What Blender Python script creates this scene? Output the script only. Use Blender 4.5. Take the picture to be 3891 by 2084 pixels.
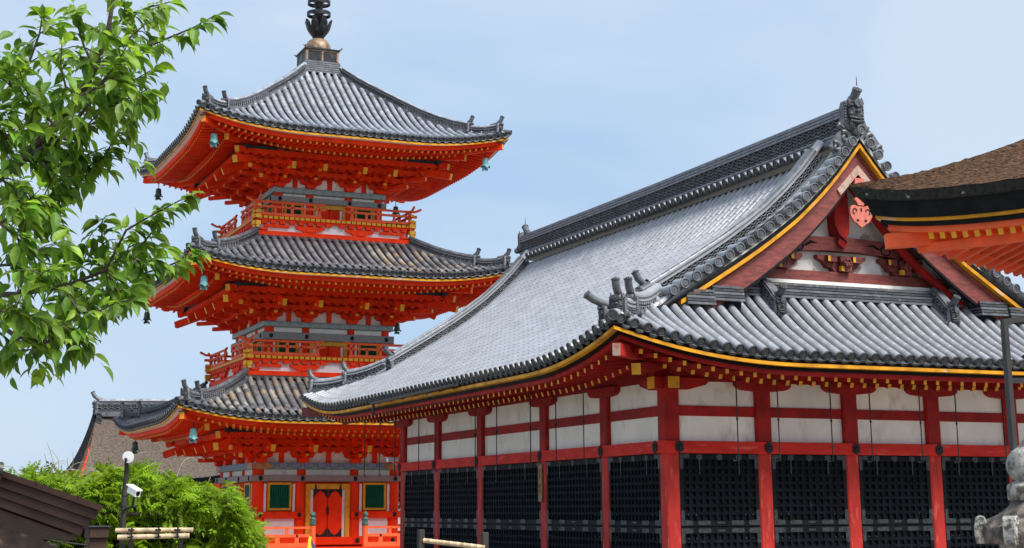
import bpy, math, random
import numpy as np
from mathutils import Matrix, Vector
random.seed(7)
rng = np.random.default_rng(11)
SC = bpy.context.scene
COL = SC.collection
for _o in list(bpy.data.objects):
    bpy.data.objects.remove(_o)

# ------------------------------------------------------------------ camera
cam_d = bpy.data.cameras.new('camera')
cam = bpy.data.objects.new('camera', cam_d)
COL.objects.link(cam)
YAW, PITCH, ROLL = math.radians(23.3178), math.radians(12.827), math.radians(-0.2472)
_F = Vector((math.sin(YAW) * math.cos(PITCH), math.cos(YAW) * math.cos(PITCH), math.sin(PITCH)))
_R0 = Vector((math.cos(YAW), -math.sin(YAW), 0))
_U0 = _R0.cross(_F)
_R = _R0 * math.cos(ROLL) + _U0 * math.sin(ROLL)
_U = -_R0 * math.sin(ROLL) + _U0 * math.cos(ROLL)
CAM = Vector((-19.75, -35.812, 1.65))
mw = Matrix.Identity(4)
for i in range(3):
    mw[i][0], mw[i][1], mw[i][2], mw[i][3] = _R[i], _U[i], -_F[i], CAM[i]
cam.matrix_world = mw
cam_d.sensor_width = 36.0
cam_d.lens = 5860.58 / 3891 * 36.0
cam_d.shift_y = -442.0 / 3891
cam_d.clip_start = 0.2
cam_d.clip_end = 6000
SC.camera = cam

# ------------------------------------------------------------------ daylight
SUN_EL, SUN_AZ = math.radians(52), math.radians(158)      # azimuth clockwise from +Y
world = bpy.data.worlds.new('World')
SC.world = world
world.use_nodes = True
wn, wl = world.node_tree.nodes, world.node_tree.links
wn.clear()
w_out = wn.new('ShaderNodeOutputWorld')
w_bg = wn.new('ShaderNodeBackground')
w_sky = wn.new('ShaderNodeTexSky')
w_sky.sky_type = 'NISHITA'
w_sky.sun_disc = False
w_sky.sun_elevation = SUN_EL
w_sky.sun_rotation = SUN_AZ
w_sky.air_density = 1.0
w_sky.dust_density = 1.2
w_sky.ozone_density = 1.6
w_tc = wn.new('ShaderNodeTexCoord')
w_map = wn.new('ShaderNodeMapping')
w_map.inputs['Scale'].default_value = (1.0, 1.0, 1.9)
w_map.inputs['Location'].default_value = (1.5392, 1.1556, -3.4251)
w_n = wn.new('ShaderNodeTexNoise')
w_n.inputs['Scale'].default_value = 1.9
w_n.inputs['Detail'].default_value = 5.0
w_n.inputs['Roughness'].default_value = 0.5
w_n.inputs['Distortion'].default_value = 0.4
w_r = wn.new('ShaderNodeValToRGB')
w_r.color_ramp.elements[0].position = 0.41
w_r.color_ramp.elements[0].color = (3.6, 5.1, 7.1, 1)
w_r.color_ramp.elements[1].position = 0.59
w_r.color_ramp.elements[1].color = (5.35, 6.35, 7.6, 1)
w_mix = wn.new('ShaderNodeMix')
w_mix.data_type = 'RGBA'
w_mix.inputs[0].default_value = 0.88           # thin high cloud veils most of the clear sky
wl.new(w_tc.outputs['Generated'], w_map.inputs['Vector'])
wl.new(w_map.outputs['Vector'], w_n.inputs['Vector'])
wl.new(w_n.outputs['Fac'], w_r.inputs['Fac'])
wl.new(w_r.outputs['Color'], w_mix.inputs[7])
wl.new(w_sky.outputs['Color'], w_mix.inputs[6])
wl.new(w_mix.outputs[2], w_bg.inputs['Color'])
w_bg.inputs['Strength'].default_value = 0.1
wl.new(w_bg.outputs['Background'], w_out.inputs['Surface'])

sun_d = bpy.data.lights.new('sun', 'SUN')
sun_d.energy = 4.8
sun_d.angle = math.radians(30)
sun_d.color = (1.0, 0.965, 0.91)
sun = bpy.data.objects.new('sun', sun_d)
COL.objects.link(sun)
_sd = Vector((math.sin(SUN_AZ) * math.cos(SUN_EL), math.cos(SUN_AZ) * math.cos(SUN_EL), math.sin(SUN_EL)))
sun.rotation_euler = _sd.to_track_quat('Z', 'Y').to_euler()

SC.view_settings.view_transform = 'Standard'
SC.view_settings.look = 'None'
SC.view_settings.exposure = 0.36
SC.view_settings.gamma = 1.0
SC.view_settings.use_curve_mapping = False
SC.cycles.max_bounces = 6
SC.cycles.use_denoising = True

# ------------------------------------------------------------------ picture helper (positions measured once, in metres)
def ray(x, y):
    return _R * ((x - 1945.5) / 5860.58) + _U * ((600.0 - y) / 5860.58) + _F
def at(x, y, d):
    return CAM + ray(x, y) * d

# ------------------------------------------------------------------ materials
MATS = {}
def mat(name, col, rough=0.6, var=0.12, scale=3.0, detail=4.0, bump=0.0, bscale=30.0, tint=None, metal=0.0,
        stretch=(1, 1, 1), col2=None, spots=None, spec=0.5, rand=0.0, trans=None, coat=0.0):
    """procedural surface: base colour varied by noise, optional second colour, spots, bump and per-piece random tint"""
    if name in MATS: return MATS[name]
    m = bpy.data.materials.new(name)
    m.use_nodes = True
    N, L = m.node_tree.nodes, m.node_tree.links
    b = N['Principled BSDF']
    b.inputs['Roughness'].default_value = rough
    b.inputs['Metallic'].default_value = metal
    b.inputs['Specular IOR Level'].default_value = spec
    tc = N.new('ShaderNodeTexCoord')
    mp = N.new('ShaderNodeMapping')
    mp.inputs['Scale'].default_value = stretch
    L.new(tc.outputs['Object'], mp.inputs['Vector'])
    oi = N.new('ShaderNodeObjectInfo')
    off = N.new('ShaderNodeVectorMath'); off.operation = 'SCALE'
    cmb = N.new('ShaderNodeCombineXYZ')
    L.new(oi.outputs['Random'], cmb.inputs[0]); L.new(oi.outputs['Random'], cmb.inputs[2])
    L.new(cmb.outputs[0], off.inputs[0]); off.inputs['Scale'].default_value = 37.0
    L.new(off.outputs[0], mp.inputs['Location'])
    n1 = N.new('ShaderNodeTexNoise')
    n1.inputs['Scale'].default_value = scale; n1.inputs['Detail'].default_value = detail
    L.new(mp.outputs['Vector'], n1.inputs['Vector'])
    mx = N.new('ShaderNodeMix'); mx.data_type = 'RGBA'
    c = col
    lo = col2 if col2 else tuple(max(0, k * (1 - var * 2)) for k in c)
    hi = tuple(min(1, k * (1 + var)) for k in c)
    mx.inputs[6].default_value = (*lo, 1); mx.inputs[7].default_value = (*hi, 1)
    rp = N.new('ShaderNodeMapRange')
    rp.inputs['From Min'].default_value = 0.3; rp.inputs['From Max'].default_value = 0.66
    L.new(n1.outputs['Fac'], rp.inputs['Value'])
    L.new(rp.outputs['Result'], mx.inputs[0])
    out = mx.outputs[2]
    if rand:
        at_ = N.new('ShaderNodeAttribute'); at_.attribute_name = 'tint'
        ad = N.new('ShaderNodeMath'); ad.operation = 'ADD'
        L.new(at_.outputs['Fac'], ad.inputs[0]); L.new(oi.outputs['Random'], ad.inputs[1])
        fr = N.new('ShaderNodeMath'); fr.operation = 'FRACT'; L.new(ad.outputs[0], fr.inputs[0])
        if tint:
            cr = N.new('ShaderNodeValToRGB')
            els = cr.color_ramp.elements
            cr.color_ramp.interpolation = 'CONSTANT' if len(tint) > 3 else 'LINEAR'
            for i, tcl in enumerate(tint):
                e = els[i] if i < 2 else els.new(1.0)
                e.position = i / len(tint); e.color = (*tcl, 1)
            L.new(fr.outputs[0], cr.inputs['Fac'])
            m2 = N.new('ShaderNodeMix'); m2.data_type = 'RGBA'; m2.blend_type = 'MIX'
            m2.inputs[0].default_value = rand
            L.new(out, m2.inputs[6]); L.new(cr.outputs['Color'], m2.inputs[7])
            out = m2.outputs[2]
        else:
            mr = N.new('ShaderNodeMapRange')
            mr.inputs['To Min'].default_value = 1 - rand; mr.inputs['To Max'].default_value = 1 + rand
            L.new(fr.outputs[0], mr.inputs['Value'])
            vm = N.new('ShaderNodeVectorMath'); vm.operation = 'SCALE'
            L.new(out, vm.inputs[0]); L.new(mr.outputs['Result'], vm.inputs['Scale'])
            out = vm.outputs[0]
    if spots:                                              # (colour, scale, threshold, softness)
        sc_, ss, th, so = spots
        n2 = N.new('ShaderNodeTexNoise'); n2.inputs['Scale'].default_value = ss; n2.inputs['Detail'].default_value = 5
        L.new(mp.outputs['Vector'], n2.inputs['Vector'])
        r2 = N.new('ShaderNodeMapRange'); r2.inputs['From Min'].default_value = th; r2.inputs['From Max'].default_value = th + so
        L.new(n2.outputs['Fac'], r2.inputs['Value'])
        m3 = N.new('ShaderNodeMix'); m3.data_type = 'RGBA'
        L.new(r2.outputs['Result'], m3.inputs[0]); L.new(out, m3.inputs[6]); m3.inputs[7].default_value = (*sc_, 1)
        out = m3.outputs[2]
    L.new(out, b.inputs['Base Color'])
    if bump:
        n3 = N.new('ShaderNodeTexNoise'); n3.inputs['Scale'].default_value = bscale; n3.inputs['Detail'].default_value = 4
        L.new(mp.outputs['Vector'], n3.inputs['Vector'])
        bp = N.new('ShaderNodeBump'); bp.inputs['Strength'].default_value = bump; bp.inputs['Distance'].default_value = 0.02
        L.new(n3.outputs['Fac'], bp.inputs['Height']); L.new(bp.outputs['Normal'], b.inputs['Normal'])
    if trans:
        tr = N.new('ShaderNodeBsdfTranslucent'); ms = N.new('ShaderNodeMixShader')
        ms.inputs[0].default_value = trans[1]
        vm2 = N.new('ShaderNodeVectorMath'); vm2.operation = 'MULTIPLY'; vm2.inputs[1].default_value = trans[0]
        L.new(out, vm2.inputs[0]); L.new(vm2.outputs[0], tr.inputs['Color'])
        o_ = N['Material Output']
        L.new(b.outputs[0], ms.inputs[1]); L.new(tr.outputs[0], ms.inputs[2]); L.new(ms.outputs[0], o_.inputs['Surface'])
    MATS[name] = m
    return m

def pattern_mat(name, kind, cols, sx, sy, rough=0.6):
    """painted ornament on the pagoda's tie beams, flat print: lozenges, flowers or a key pattern along the beam"""
    m = bpy.data.materials.new(name); m.use_nodes = True
    N, L = m.node_tree.nodes, m.node_tree.links
    b = N['Principled BSDF']; b.inputs['Roughness'].default_value = rough
    tc = N.new('ShaderNodeTexCoord'); sp = N.new('ShaderNodeSeparateXYZ')
    L.new(tc.outputs['Object'], sp.inputs[0])
    def math_(op, a, c=None):
        n = N.new('ShaderNodeMath'); n.operation = op
        for i, v in enumerate((a, c)):
            if v is None: continue
            if isinstance(v, (int, float)): n.inputs[i].default_value = v
            else: L.new(v, n.inputs[i])
        return n.outputs[0]
    # object x + y is the coordinate along either face of the square beam ring
    u = math_('MULTIPLY', math_('ADD', sp.outputs['X'], sp.outputs['Y']), sx)
    v = math_('MULTIPLY', sp.outputs['Z'], sy)
    fu = math_('ABSOLUTE', math_('SUBTRACT', math_('FRACT', u), 0.5))
    fv = math_('ABSOLUTE', math_('SUBTRACT', math_('FRACT', v), 0.5))
    if kind == 'lozenge': f = math_('ADD', fu, fv)
    elif kind == 'flower': f = math_('SQRT', math_('ADD', math_('MULTIPLY', fu, fu), math_('MULTIPLY', fv, fv)))
    else: f = math_('MULTIPLY', math_('ADD', math_('SINE', math_('MULTIPLY', fu, 24.0)), math_('SINE', math_('MULTIPLY', fv, 20.0))), 0.3)
    cr = N.new('ShaderNodeValToRGB'); cr.color_ramp.interpolation = 'CONSTANT'
    els = cr.color_ramp.elements
    for i, (p, c) in enumerate(cols):
        e = els[i] if i < 2 else els.new(1.0)
        e.position = p; e.color = (*c, 1)
    L.new(math_('ABSOLUTE', f), cr.inputs['Fac'])
    n1 = N.new('ShaderNodeTexNoise'); n1.inputs['Scale'].default_value = 9
    L.new(tc.outputs['Object'], n1.inputs['Vector'])
    mx = N.new('ShaderNodeMix'); mx.data_type = 'RGBA'; mx.blend_type = 'MULTIPLY'; mx.inputs[0].default_value = 0.35
    L.new(cr.outputs['Color'], mx.inputs[6]); L.new(n1.outputs['Fac'], mx.inputs[7])
    L.new(mx.outputs[2], b.inputs['Base Color'])
    MATS[name] = m
    return m

TILE = mat('ibushi_tile', (0.30, 0.308, 0.33), 0.36, 0.10, 2.2, bump=0.08, bscale=16, rand=0.07, metal=0.1, spots=((0.17, 0.18, 0.19), 3.0, 0.66, 0.14))
TILE_D = mat('dark_tile', (0.045, 0.048, 0.052), 0.5, 0.25, 5, bump=0.25, bscale=26, rand=0.18, spots=((0.14, 0.145, 0.135), 7, 0.62, 0.12))
TILE_M = mat('mid_tile', (0.105, 0.109, 0.122), 0.45, 0.22, 3.4, bump=0.2, bscale=22, rand=0.2, spots=((0.25, 0.25, 0.23), 6, 0.62, 0.12))
TILE_P = mat('pagoda_top_tile', (0.27, 0.285, 0.325), 0.5, 0.2, 2.6, bump=0.15, bscale=18, rand=0.17, spots=((0.09, 0.09, 0.1), 3.4, 0.62, 0.1))
TILE_W = mat('pan_tile', (0.2, 0.195, 0.175), 0.6, 0.3, 5, bump=0.2, bscale=22, rand=0.2)
TILE_LICHEN = mat('lichen_tile', (0.33, 0.33, 0.31), 0.55, 0.25, 3, bump=0.2, bscale=18, rand=0.15, spots=((0.45, 0.44, 0.36), 2.6, 0.52, 0.1))
OLD = mat('weathered_roll_tile', (0.13, 0.135, 0.145), 0.55, 0.3, 4, bump=0.3, bscale=18, rand=0.85,
          tint=[(0.1, 0.1, 0.11), (0.15, 0.15, 0.16), (0.3, 0.27, 0.22), (0.12, 0.12, 0.13), (0.36, 0.33, 0.27), (0.22, 0.2, 0.18), (0.1, 0.095, 0.095), (0.31, 0.22, 0.14), (0.19, 0.19, 0.2)],
          spots=((0.05, 0.05, 0.05), 6, 0.62, 0.08))
GREY_OLD = mat('aged_roll_tile', (0.14, 0.145, 0.16), 0.5, 0.25, 3, bump=0.25, bscale=18, rand=0.55,
          tint=[(0.12, 0.12, 0.135), (0.2, 0.2, 0.215), (0.075, 0.07, 0.075), (0.16, 0.16, 0.18), (0.24, 0.235, 0.23)], spots=((0.06, 0.055, 0.05), 4, 0.62, 0.1))
VERM = mat('vermilion', (0.86, 0.042, 0.004), 0.62, 0.09, 1.3, bump=0.06, bscale=14, stretch=(1.4, 1.4, .5), spots=((0.55, 0.035, 0.012), 3.2, 0.6, 0.12), spec=0.15, rand=0.09)
VERM_L = mat('faded_vermilion', (0.86, 0.115, 0.025), 0.65, 0.1, 2.5, bump=0.05, bscale=14)
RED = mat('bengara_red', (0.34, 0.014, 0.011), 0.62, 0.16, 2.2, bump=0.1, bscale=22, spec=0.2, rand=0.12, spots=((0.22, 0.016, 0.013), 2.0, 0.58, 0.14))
RED_L = mat('faded_lit_red', (0.50, 0.035, 0.026), 0.65, 0.12, 1.6, spec=0.2, bump=0.12, bscale=26, stretch=(3, 3, 0.8), spots=((0.66, 0.11, 0.08), 2.4, 0.57, 0.16))  # faded, and lightened to stand in for the brighter light below the eaves
RED_B = mat('faded_lit_red_beam', (0.60, 0.026, 0.017), 0.65, 0.12, 1.6, spec=0.2, bump=0.12, bscale=26, stretch=(.8, .8, 3), spots=((0.66, 0.11, 0.08), 2.4, 0.58, 0.16))  # beam red likewise raised, putting the light it catches into the colour
RED_W = mat('weathered_red_board', (0.185, 0.034, 0.026), 0.65, 0.22, 3, bump=0.35, bscale=10, stretch=(1, 1, 4), spots=((0.28, 0.07, 0.06), 5, 0.6, 0.14))
PINK = mat('pale_red_wood', (0.55, 0.135, 0.095), 0.65, 0.14, 3, bump=0.15, bscale=22, stretch=(4, 4, 1))
BARE = mat('bare_weathered_wood', (0.44, 0.31, 0.25), 0.75, 0.2, 5, bump=0.3, bscale=20, spots=((0.42, 0.17, 0.13), 5, 0.55, 0.1))
YEL = mat('ochre_paint', (0.72, 0.35, 0.01), 0.55, 0.1, 4, spots=((0.6, 0.42, 0.24), 5, 0.68, 0.06))
YEL_F = mat('ochre_board', (0.62, 0.27, 0.008), 0.6, 0.2, 2.6, spots=((0.55, 0.36, 0.2), 1.6, 0.62, 0.06), spec=0.3)
WHITE = mat('white_plaster', (0.85, 0.82, 0.745), 0.75, 0.06, 1.3, rand=0.06, bump=0.03, bscale=9, stretch=(1, 1, .45), spots=((0.60, 0.55, 0.46), 2.6, 0.55, 0.2))
WHITE_W = mat('flaking_plaster', (0.68, 0.66, 0.62), 0.8, 0.07, 2, bump=0.1, bscale=8, spots=((0.36, 0.31, 0.26), 2.1, 0.57, 0.05))
WPAINT = mat('white_paint', (0.78, 0.76, 0.74), 0.6, 0.05, 3)
BLACK = mat('black_lacquer', (0.006, 0.007, 0.009), 0.6, 0.3, 4, spec=0.15)
LATT = mat('lattice_black', (0.005, 0.007, 0.011), 0.7, 0.3, 3, spec=0.1, spots=((0.016, 0.02, 0.026), 4, 0.6, 0.1))
VOID = mat('dark_interior', (0.004, 0.004, 0.005), 0.9, 0.1, 2)
IRON = mat('iron', (0.018, 0.019, 0.021), 0.55, 0.3, 8, metal=0.4)
FIT = mat('grey_iron_fitting', (0.042, 0.047, 0.053), 0.5, 0.3, 9, metal=0.3)
GREEN = mat('green_window_bar', (0.0, 0.15, 0.08), 0.55, 0.14, 3)
TEAL = mat('dark_teal_purlin', (0.012, 0.04, 0.045), 0.5, 0.3, 4)
VERDI = mat('verdigris', (0.15, 0.42, 0.43), 0.55, 0.24, 5, bump=0.1, bscale=20, spots=((0.04, 0.13, 0.13), 5, 0.58, 0.12))
VERDI_D = mat('dark_verdigris', (0.05, 0.13, 0.11), 0.5, 0.3, 6, bump=0.15, bscale=25, spots=((0.13, 0.2, 0.15), 7, 0.56, 0.1))
BRONZE = mat('dark_bronze', (0.024, 0.026, 0.03), 0.4, 0.3, 4, metal=0.5, spots=((0.09, 0.055, 0.035), 4, 0.58, 0.12))
BRASS = mat('weathered_copper', (0.24, 0.15, 0.085), 0.5, 0.28, 3.5, metal=0.25, spots=((0.36, 0.37, 0.3), 5, 0.55, 0.12))
BARK = mat('cypress_bark', (0.095, 0.049, 0.025), 0.9, 0.5, 16, bump=1.0, bscale=30, stretch=(1.5, .14, 2.8), spots=((0.04, 0.022, 0.014), 15, 0.54, 0.1), spec=0.2)
BARK_EDGE = mat('mossy_bark_edge', (0.018, 0.017, 0.015), 0.9, 0.4, 12, bump=0.6, bscale=40, spots=((0.22, 0.25, 0.19), 6.5, 0.67, 0.03))
BARK_GREY = mat('old_bark', (0.105, 0.077, 0.058), 0.9, 0.3, 7, bump=0.8, bscale=12, stretch=(1, 1, 2.0), spots=((0.08, 0.06, 0.05), 10, 0.56, 0.12))
STONE = mat('lantern_stone', (0.36, 0.345, 0.31), 0.85, 0.25, 14, bump=0.8, bscale=60, spots=((0.1, 0.08, 0.065), 11, 0.5, 0.1))
STONE_D = mat('dark_weathered_stone', (0.125, 0.10, 0.085), 0.9, 0.4, 11, bump=0.8, bscale=40, spots=((0.035, 0.03, 0.028), 8, 0.54, 0.1))
CLADDING = mat('brown_metal_sheet', (0.05, 0.026, 0.02), 0.6, 0.14, 3, spec=0.2, spots=((0.05, 0.03, 0.026), 2.0, 0.6, 0.15))
BROWN_WOOD = mat('old_brown_board', (0.06, 0.032, 0.02), 0.6, 0.3, 4, bump=0.2, bscale=12, stretch=(1, 3, 3), spots=((0.2, 0.15, 0.12), 4, 0.6, 0.12))
BAMBOO = mat('bamboo_cane', (0.56, 0.42, 0.26), 0.5, 0.2, 5, stretch=(1, 1, 1), spots=((0.3, 0.22, 0.13), 7, 0.62, 0.1))
POSTW = mat('dark_post_wood', (0.028, 0.022, 0.018), 0.75, 0.3, 6, bump=0.3, bscale=20)
STEEL = mat('painted_steel', (0.03, 0.024, 0.022), 0.45, 0.2, 4)
WHITE_M = mat('white_metal', (0.82, 0.83, 0.84), 0.35, 0.04, 4)
GLASSW = mat('lamp_reflector', (0.86, 0.87, 0.88), 0.25, 0.04, 5)
WOODSIGN = mat('sign_board', (0.30, 0.185, 0.075), 0.65, 0.2, 6, stretch=(4, 4, 1), bump=0.1)
INK = mat('ink', (0.05, 0.035, 0.025), 0.7, 0.1, 5)
LEAF = mat('cherry_leaf', (0.19, 0.30, 0.035), 0.45, 0.22, 9, bump=0.25, bscale=45, rand=0.4, trans=((2.0, 2.0, 1.0), 0.4), spec=0.4)
LEAF_D = mat('cherry_leaf_dark', (0.10, 0.20, 0.022), 0.45, 0.22, 9, bump=0.25, bscale=45, rand=0.45, trans=((2.0, 2.0, 1.0), 0.35), spec=0.4)
TWIG = mat('cherry_bark', (0.075, 0.05, 0.04), 0.8, 0.3, 12, bump=0.4, bscale=40)
WIST = mat('wisteria_leaf', (0.175, 0.285, 0.012), 0.5, 0.2, 2.6, rand=0.35, trans=((1.9, 1.8, 0.8), 0.4), spec=0.25,
           spots=((0.36, 0.3, 0.05), 1.6, 0.64, 0.1))
WIST_D = mat('dark_wisteria_leaf', (0.035, 0.085, 0.012), 0.55, 0.2, 3, rand=0.3, spec=0.2)
TILE_PAN = mat('shade_toned_pan_tile', (0.06, 0.062, 0.068), 0.55, 0.25, 5, bump=0.2, bscale=22)  # shade in the gaps between tile rolls is put into this dark colour
TENDRIL = mat('wisteria_tendril', (0.34, 0.29, 0.2), 0.7, 0.2, 8)
TREE_L = mat('broad_leaf', (0.07, 0.14, 0.03), 0.6, 0.25, 3, rand=0.4, trans=((1.6, 1.6, 0.8), 0.3))
EARTH = mat('gravel_ground', (0.26, 0.24, 0.2), 0.95, 0.15, 3, bump=0.4, bscale=60)
PAVE = mat('stone_podium', (0.34, 0.33, 0.31), 0.85, 0.15, 2, bump=0.2, bscale=20)
FLAGY = mat('yellow_cloth', (0.85, 0.55, 0.02), 0.8, 0.06, 6)
NAVY = mat('navy_cloth', (0.03, 0.05, 0.11), 0.8, 0.06, 6)
PAT_A = pattern_mat('blue_lozenge_ornament', 'lozenge', [(0.0, (0.16, 0.26, 0.56)), (0.16, (0.65, 0.67, 0.56)), (0.22, (0.11, 0.25, 0.22)), (0.40, (0.65, 0.68, 0.59)), (0.46, (0.16, 0.31, 0.31)), (0.56, (0.37, 0.46, 0.45)), (0.9, (0.16, 0.26, 0.26))], 2.0, 3.3)
PAT_B = pattern_mat('key_ornament', 'key', [(0.0, (0.28, 0.31, 0.28)), (0.12, (0.56, 0.53, 0.45)), (0.2, (0.19, 0.23, 0.25)), (0.33, (0.34, 0.39, 0.40)), (0.46, (0.16, 0.22, 0.22))], 1.7, 3.0)
PAT_C = pattern_mat('blue_flower_ornament', 'flower', [(0.0, (0.50, 0.19, 0.11)), (0.1, (0.20, 0.31, 0.56)), (0.24, (0.31, 0.40, 0.42)), (0.3, (0.09, 0.20, 0.39)), (0.42, (0.19, 0.31, 0.31)), (0.55, (0.29, 0.36, 0.34))], 1.6, 3.1)
PAT_D = pattern_mat('red_blue_key_ornament', 'key', [(0.0, (0.39, 0.37, 0.31)), (0.1, (0.31, 0.14, 0.11)), (0.26, (0.42, 0.40, 0.33)), (0.38, (0.16, 0.22, 0.37)), (0.5, (0.23, 0.26, 0.22))], 2.0, 3.4)
GREYG = mat('grey_green_paint', (0.14, 0.17, 0.16), 0.6, 0.2, 4)
GILT = mat('tan_gilt_fitting', (0.42, 0.2, 0.07), 0.5, 0.2, 5)

# ------------------------------------------------------------------ mesh helpers
class MB:
    """collects shapes into one mesh"""
    def __init__(s):
        s.v, s.f, s.m = [], [], []
    def add(s, vs, fs, mi=0):
        o = len(s.v)
        s.v.extend([tuple(p) for p in vs]); s.f.extend([tuple(i + o for i in f) for f in fs]); s.m.extend([mi] * len(fs))
        return s
    def box(s, x0, x1, y0, y1, z0, z1, mi=0):
        v = [(x, y, z) for z in (z0, z1) for y in (y0, y1) for x in (x0, x1)]
        return s.add(v, [(0, 2, 3, 1), (4, 5, 7, 6), (0, 1, 5, 4), (2, 6, 7, 3), (0, 4, 6, 2), (1, 3, 7, 5)], mi)
    def bbox(s, x0, x1, y0, y1, z0, z1, mi=0, b=0.012):
        """box with chamfered long edges (vertical outline chamfer in x/z seen from front)"""
        b = min(b, (x1 - x0) * .3, (z1 - z0) * .3, (y1 - y0) * .3)
        pr = [(x0 + b, z0), (x1 - b, z0), (x1, z0 + b), (x1, z1 - b), (x1 - b, z1), (x0 + b, z1), (x0, z1 - b), (x0, z0 + b)]
        ins = [(x0 + 2 * b, z0 + b), (x1 - 2 * b, z0 + b), (x1 - b, z0 + 2 * b), (x1 - b, z1 - 2 * b), (x1 - 2 * b, z1 - b), (x0 + 2 * b, z1 - b), (x0 + b, z1 - 2 * b), (x0 + b, z0 + 2 * b)]
        v = [(p[0], y0, p[1]) for p in ins] + [(p[0], y0 + b, p[1]) for p in pr] + [(p[0], y1, p[1]) for p in pr]
        f = [tuple(range(8)), tuple(range(23, 15, -1))]
        for r in (0, 8):
            f += [(r + i, r + 8 + i, r + 8 + (i + 1) % 8, r + (i + 1) % 8) for i in range(8)]
        return s.add(v, f, mi)
    def beam(s, p, q, w, h, mi=0, up=(0, 0, 1), endmi=None):
        p, q = Vector(p), Vector(q); d = (q - p).normalized(); up = Vector(up)
        r = d.cross(up)
        if r.length < 1e-5: r = d.cross(Vector((1, 0, 0)))
        r.normalize(); u = r.cross(d)
        r *= w / 2; u *= h / 2
        v = [p - r - u, p + r - u, p + r + u, p - r + u, q - r - u, q + r - u, q + r + u, q - r + u]
        s.add(v, [(0, 4, 5, 1), (1, 5, 6, 2), (2, 6, 7, 3), (3, 7, 4, 0), (4, 7, 6, 5)], mi)
        s.add(v, [(0, 1, 2, 3)], mi if endmi is None else endmi)
        return s
    def tube(s, path, r, n=8, mi=0, caps=True, mic=None):
        path = [Vector(p) for p in path]; m = len(path)
        rs = r if isinstance(r, (list, tuple)) else [r] * m
        prev = None; vs = []
        for i, p in enumerate(path):
            t = (path[min(i + 1, m - 1)] - path[max(i - 1, 0)]).normalized()
            if prev is None:
                a = t.cross(Vector((0, 0, 1)))
                if a.length < 0.05: a = t.cross(Vector((1, 0, 0)))
            else:
                a = prev - t * prev.dot(t)
            a.normalize(); prev = a; b = t.cross(a)
            for k in range(n):
                an = 2 * math.pi * k / n
                vs.append(p + (a * math.cos(an) + b * math.sin(an)) * rs[i])
        fs = []
        for i in range(m - 1):
            for k in range(n):
                k2 = (k + 1) % n
                fs.append((i * n + k, i * n + k2, (i + 1) * n + k2, (i + 1) * n + k))
        s.add(vs, fs, mi)
        if caps:
            mc = mi if mic is None else mic
            s.add(vs[:n], [tuple(range(n - 1, -1, -1))], mc); s.add(vs[-n:], [tuple(range(n))], mc)
        return s
    def lathe(s, c, prof, n=16, mi=0, sq=False):
        c = Vector(c); vs = []; fs = []
        for r, z in prof:
            for k in range(n):
                an = 2 * math.pi * (k + .5) / n
                vs.append(c + Vector((math.cos(an) * r, math.sin(an) * r, z)))
        for i in range(len(prof) - 1):
            for k in range(n):
                k2 = (k + 1) % n
                fs.append((i * n + k, i * n + k2, (i + 1) * n + k2, (i + 1) * n + k))
        fs.append(tuple(range(n - 1, -1, -1))); o = (len(prof) - 1) * n
        fs.append(tuple(o + k for k in range(n)))
        return s.add(vs, fs, mi)
    def prism(s, poly, o, u, v, w, mi=0, mi2=None):
        """outline (list of 2D points) in plane o+u+v pushed along w"""
        o, u, v, w = Vector(o), Vector(u), Vector(v), Vector(w); n = len(poly)
        a = [o + u * p[0] + v * p[1] for p in poly]; b = [p + w for p in a]
        s.add(a + b, [tuple(range(n - 1, -1, -1)), tuple(range(n, 2 * n))], mi)
        s.add(a + b, [(i, (i + 1) % n, n + (i + 1) % n, n + i) for i in range(n)], mi if mi2 is None else mi2)
        return s
    def sweep(s, path, prof, mi=0, side=None, up=Vector((0, 0, 1)), caps=True):
        """profile [(side, up)] carried along path with a constant up"""
        path = [Vector(p) for p in path]; m = len(path); n = len(prof); vs = []
        for i, p in enumerate(path):
            t = (path[min(i + 1, m - 1)] - path[max(i - 1, 0)])
            if side is None:
                sd = t.cross(up).normalized(); u = sd.cross(t).normalized()
            else:
                sd = Vector(side); u = up
            vs += [p + sd * a + u * b for a, b in prof]
        fs = []
        for i in range(m - 1):
            for k in range(n):
                k2 = (k + 1) % n
                fs.append((i * n + k, (i + 1) * n + k, (i + 1) * n + k2, i * n + k2))
        if caps:
            fs.append(tuple(range(n))); fs.append(tuple((m - 1) * n + k for k in range(n - 1, -1, -1)))
        return s.add(vs, fs, mi)
    def grid(s, rows, mi=0):
        n = len(rows[0]); vs = [p for r in rows for p in r]
        fs = [(i * n + k, i * n + k + 1, (i + 1) * n + k + 1, (i + 1) * n + k) for i in range(len(rows) - 1) for k in range(n - 1)]
        return s.add(vs, fs, mi)
    def ball(s, c, r, n=10, mi=0, sc=(1, 1, 1)):
        c = Vector(c); pr = []
        vs = []; fs = []; m = max(4, n // 2 + 1)
        for i in range(m + 1):
            th = math.pi * i / m
            for k in range(n):
                an = 2 * math.pi * k / n
                vs.append((c[0] + r * sc[0] * math.sin(th) * math.cos(an), c[1] + r * sc[1] * math.sin(th) * math.sin(an), c[2] - r * sc[2] * math.cos(th)))
        for i in range(m):
            for k in range(n):
                k2 = (k + 1) % n
                fs.append((i * n + k, i * n + k2, (i + 1) * n + k2, (i + 1) * n + k))
        return s.add(vs, fs, mi)
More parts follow.
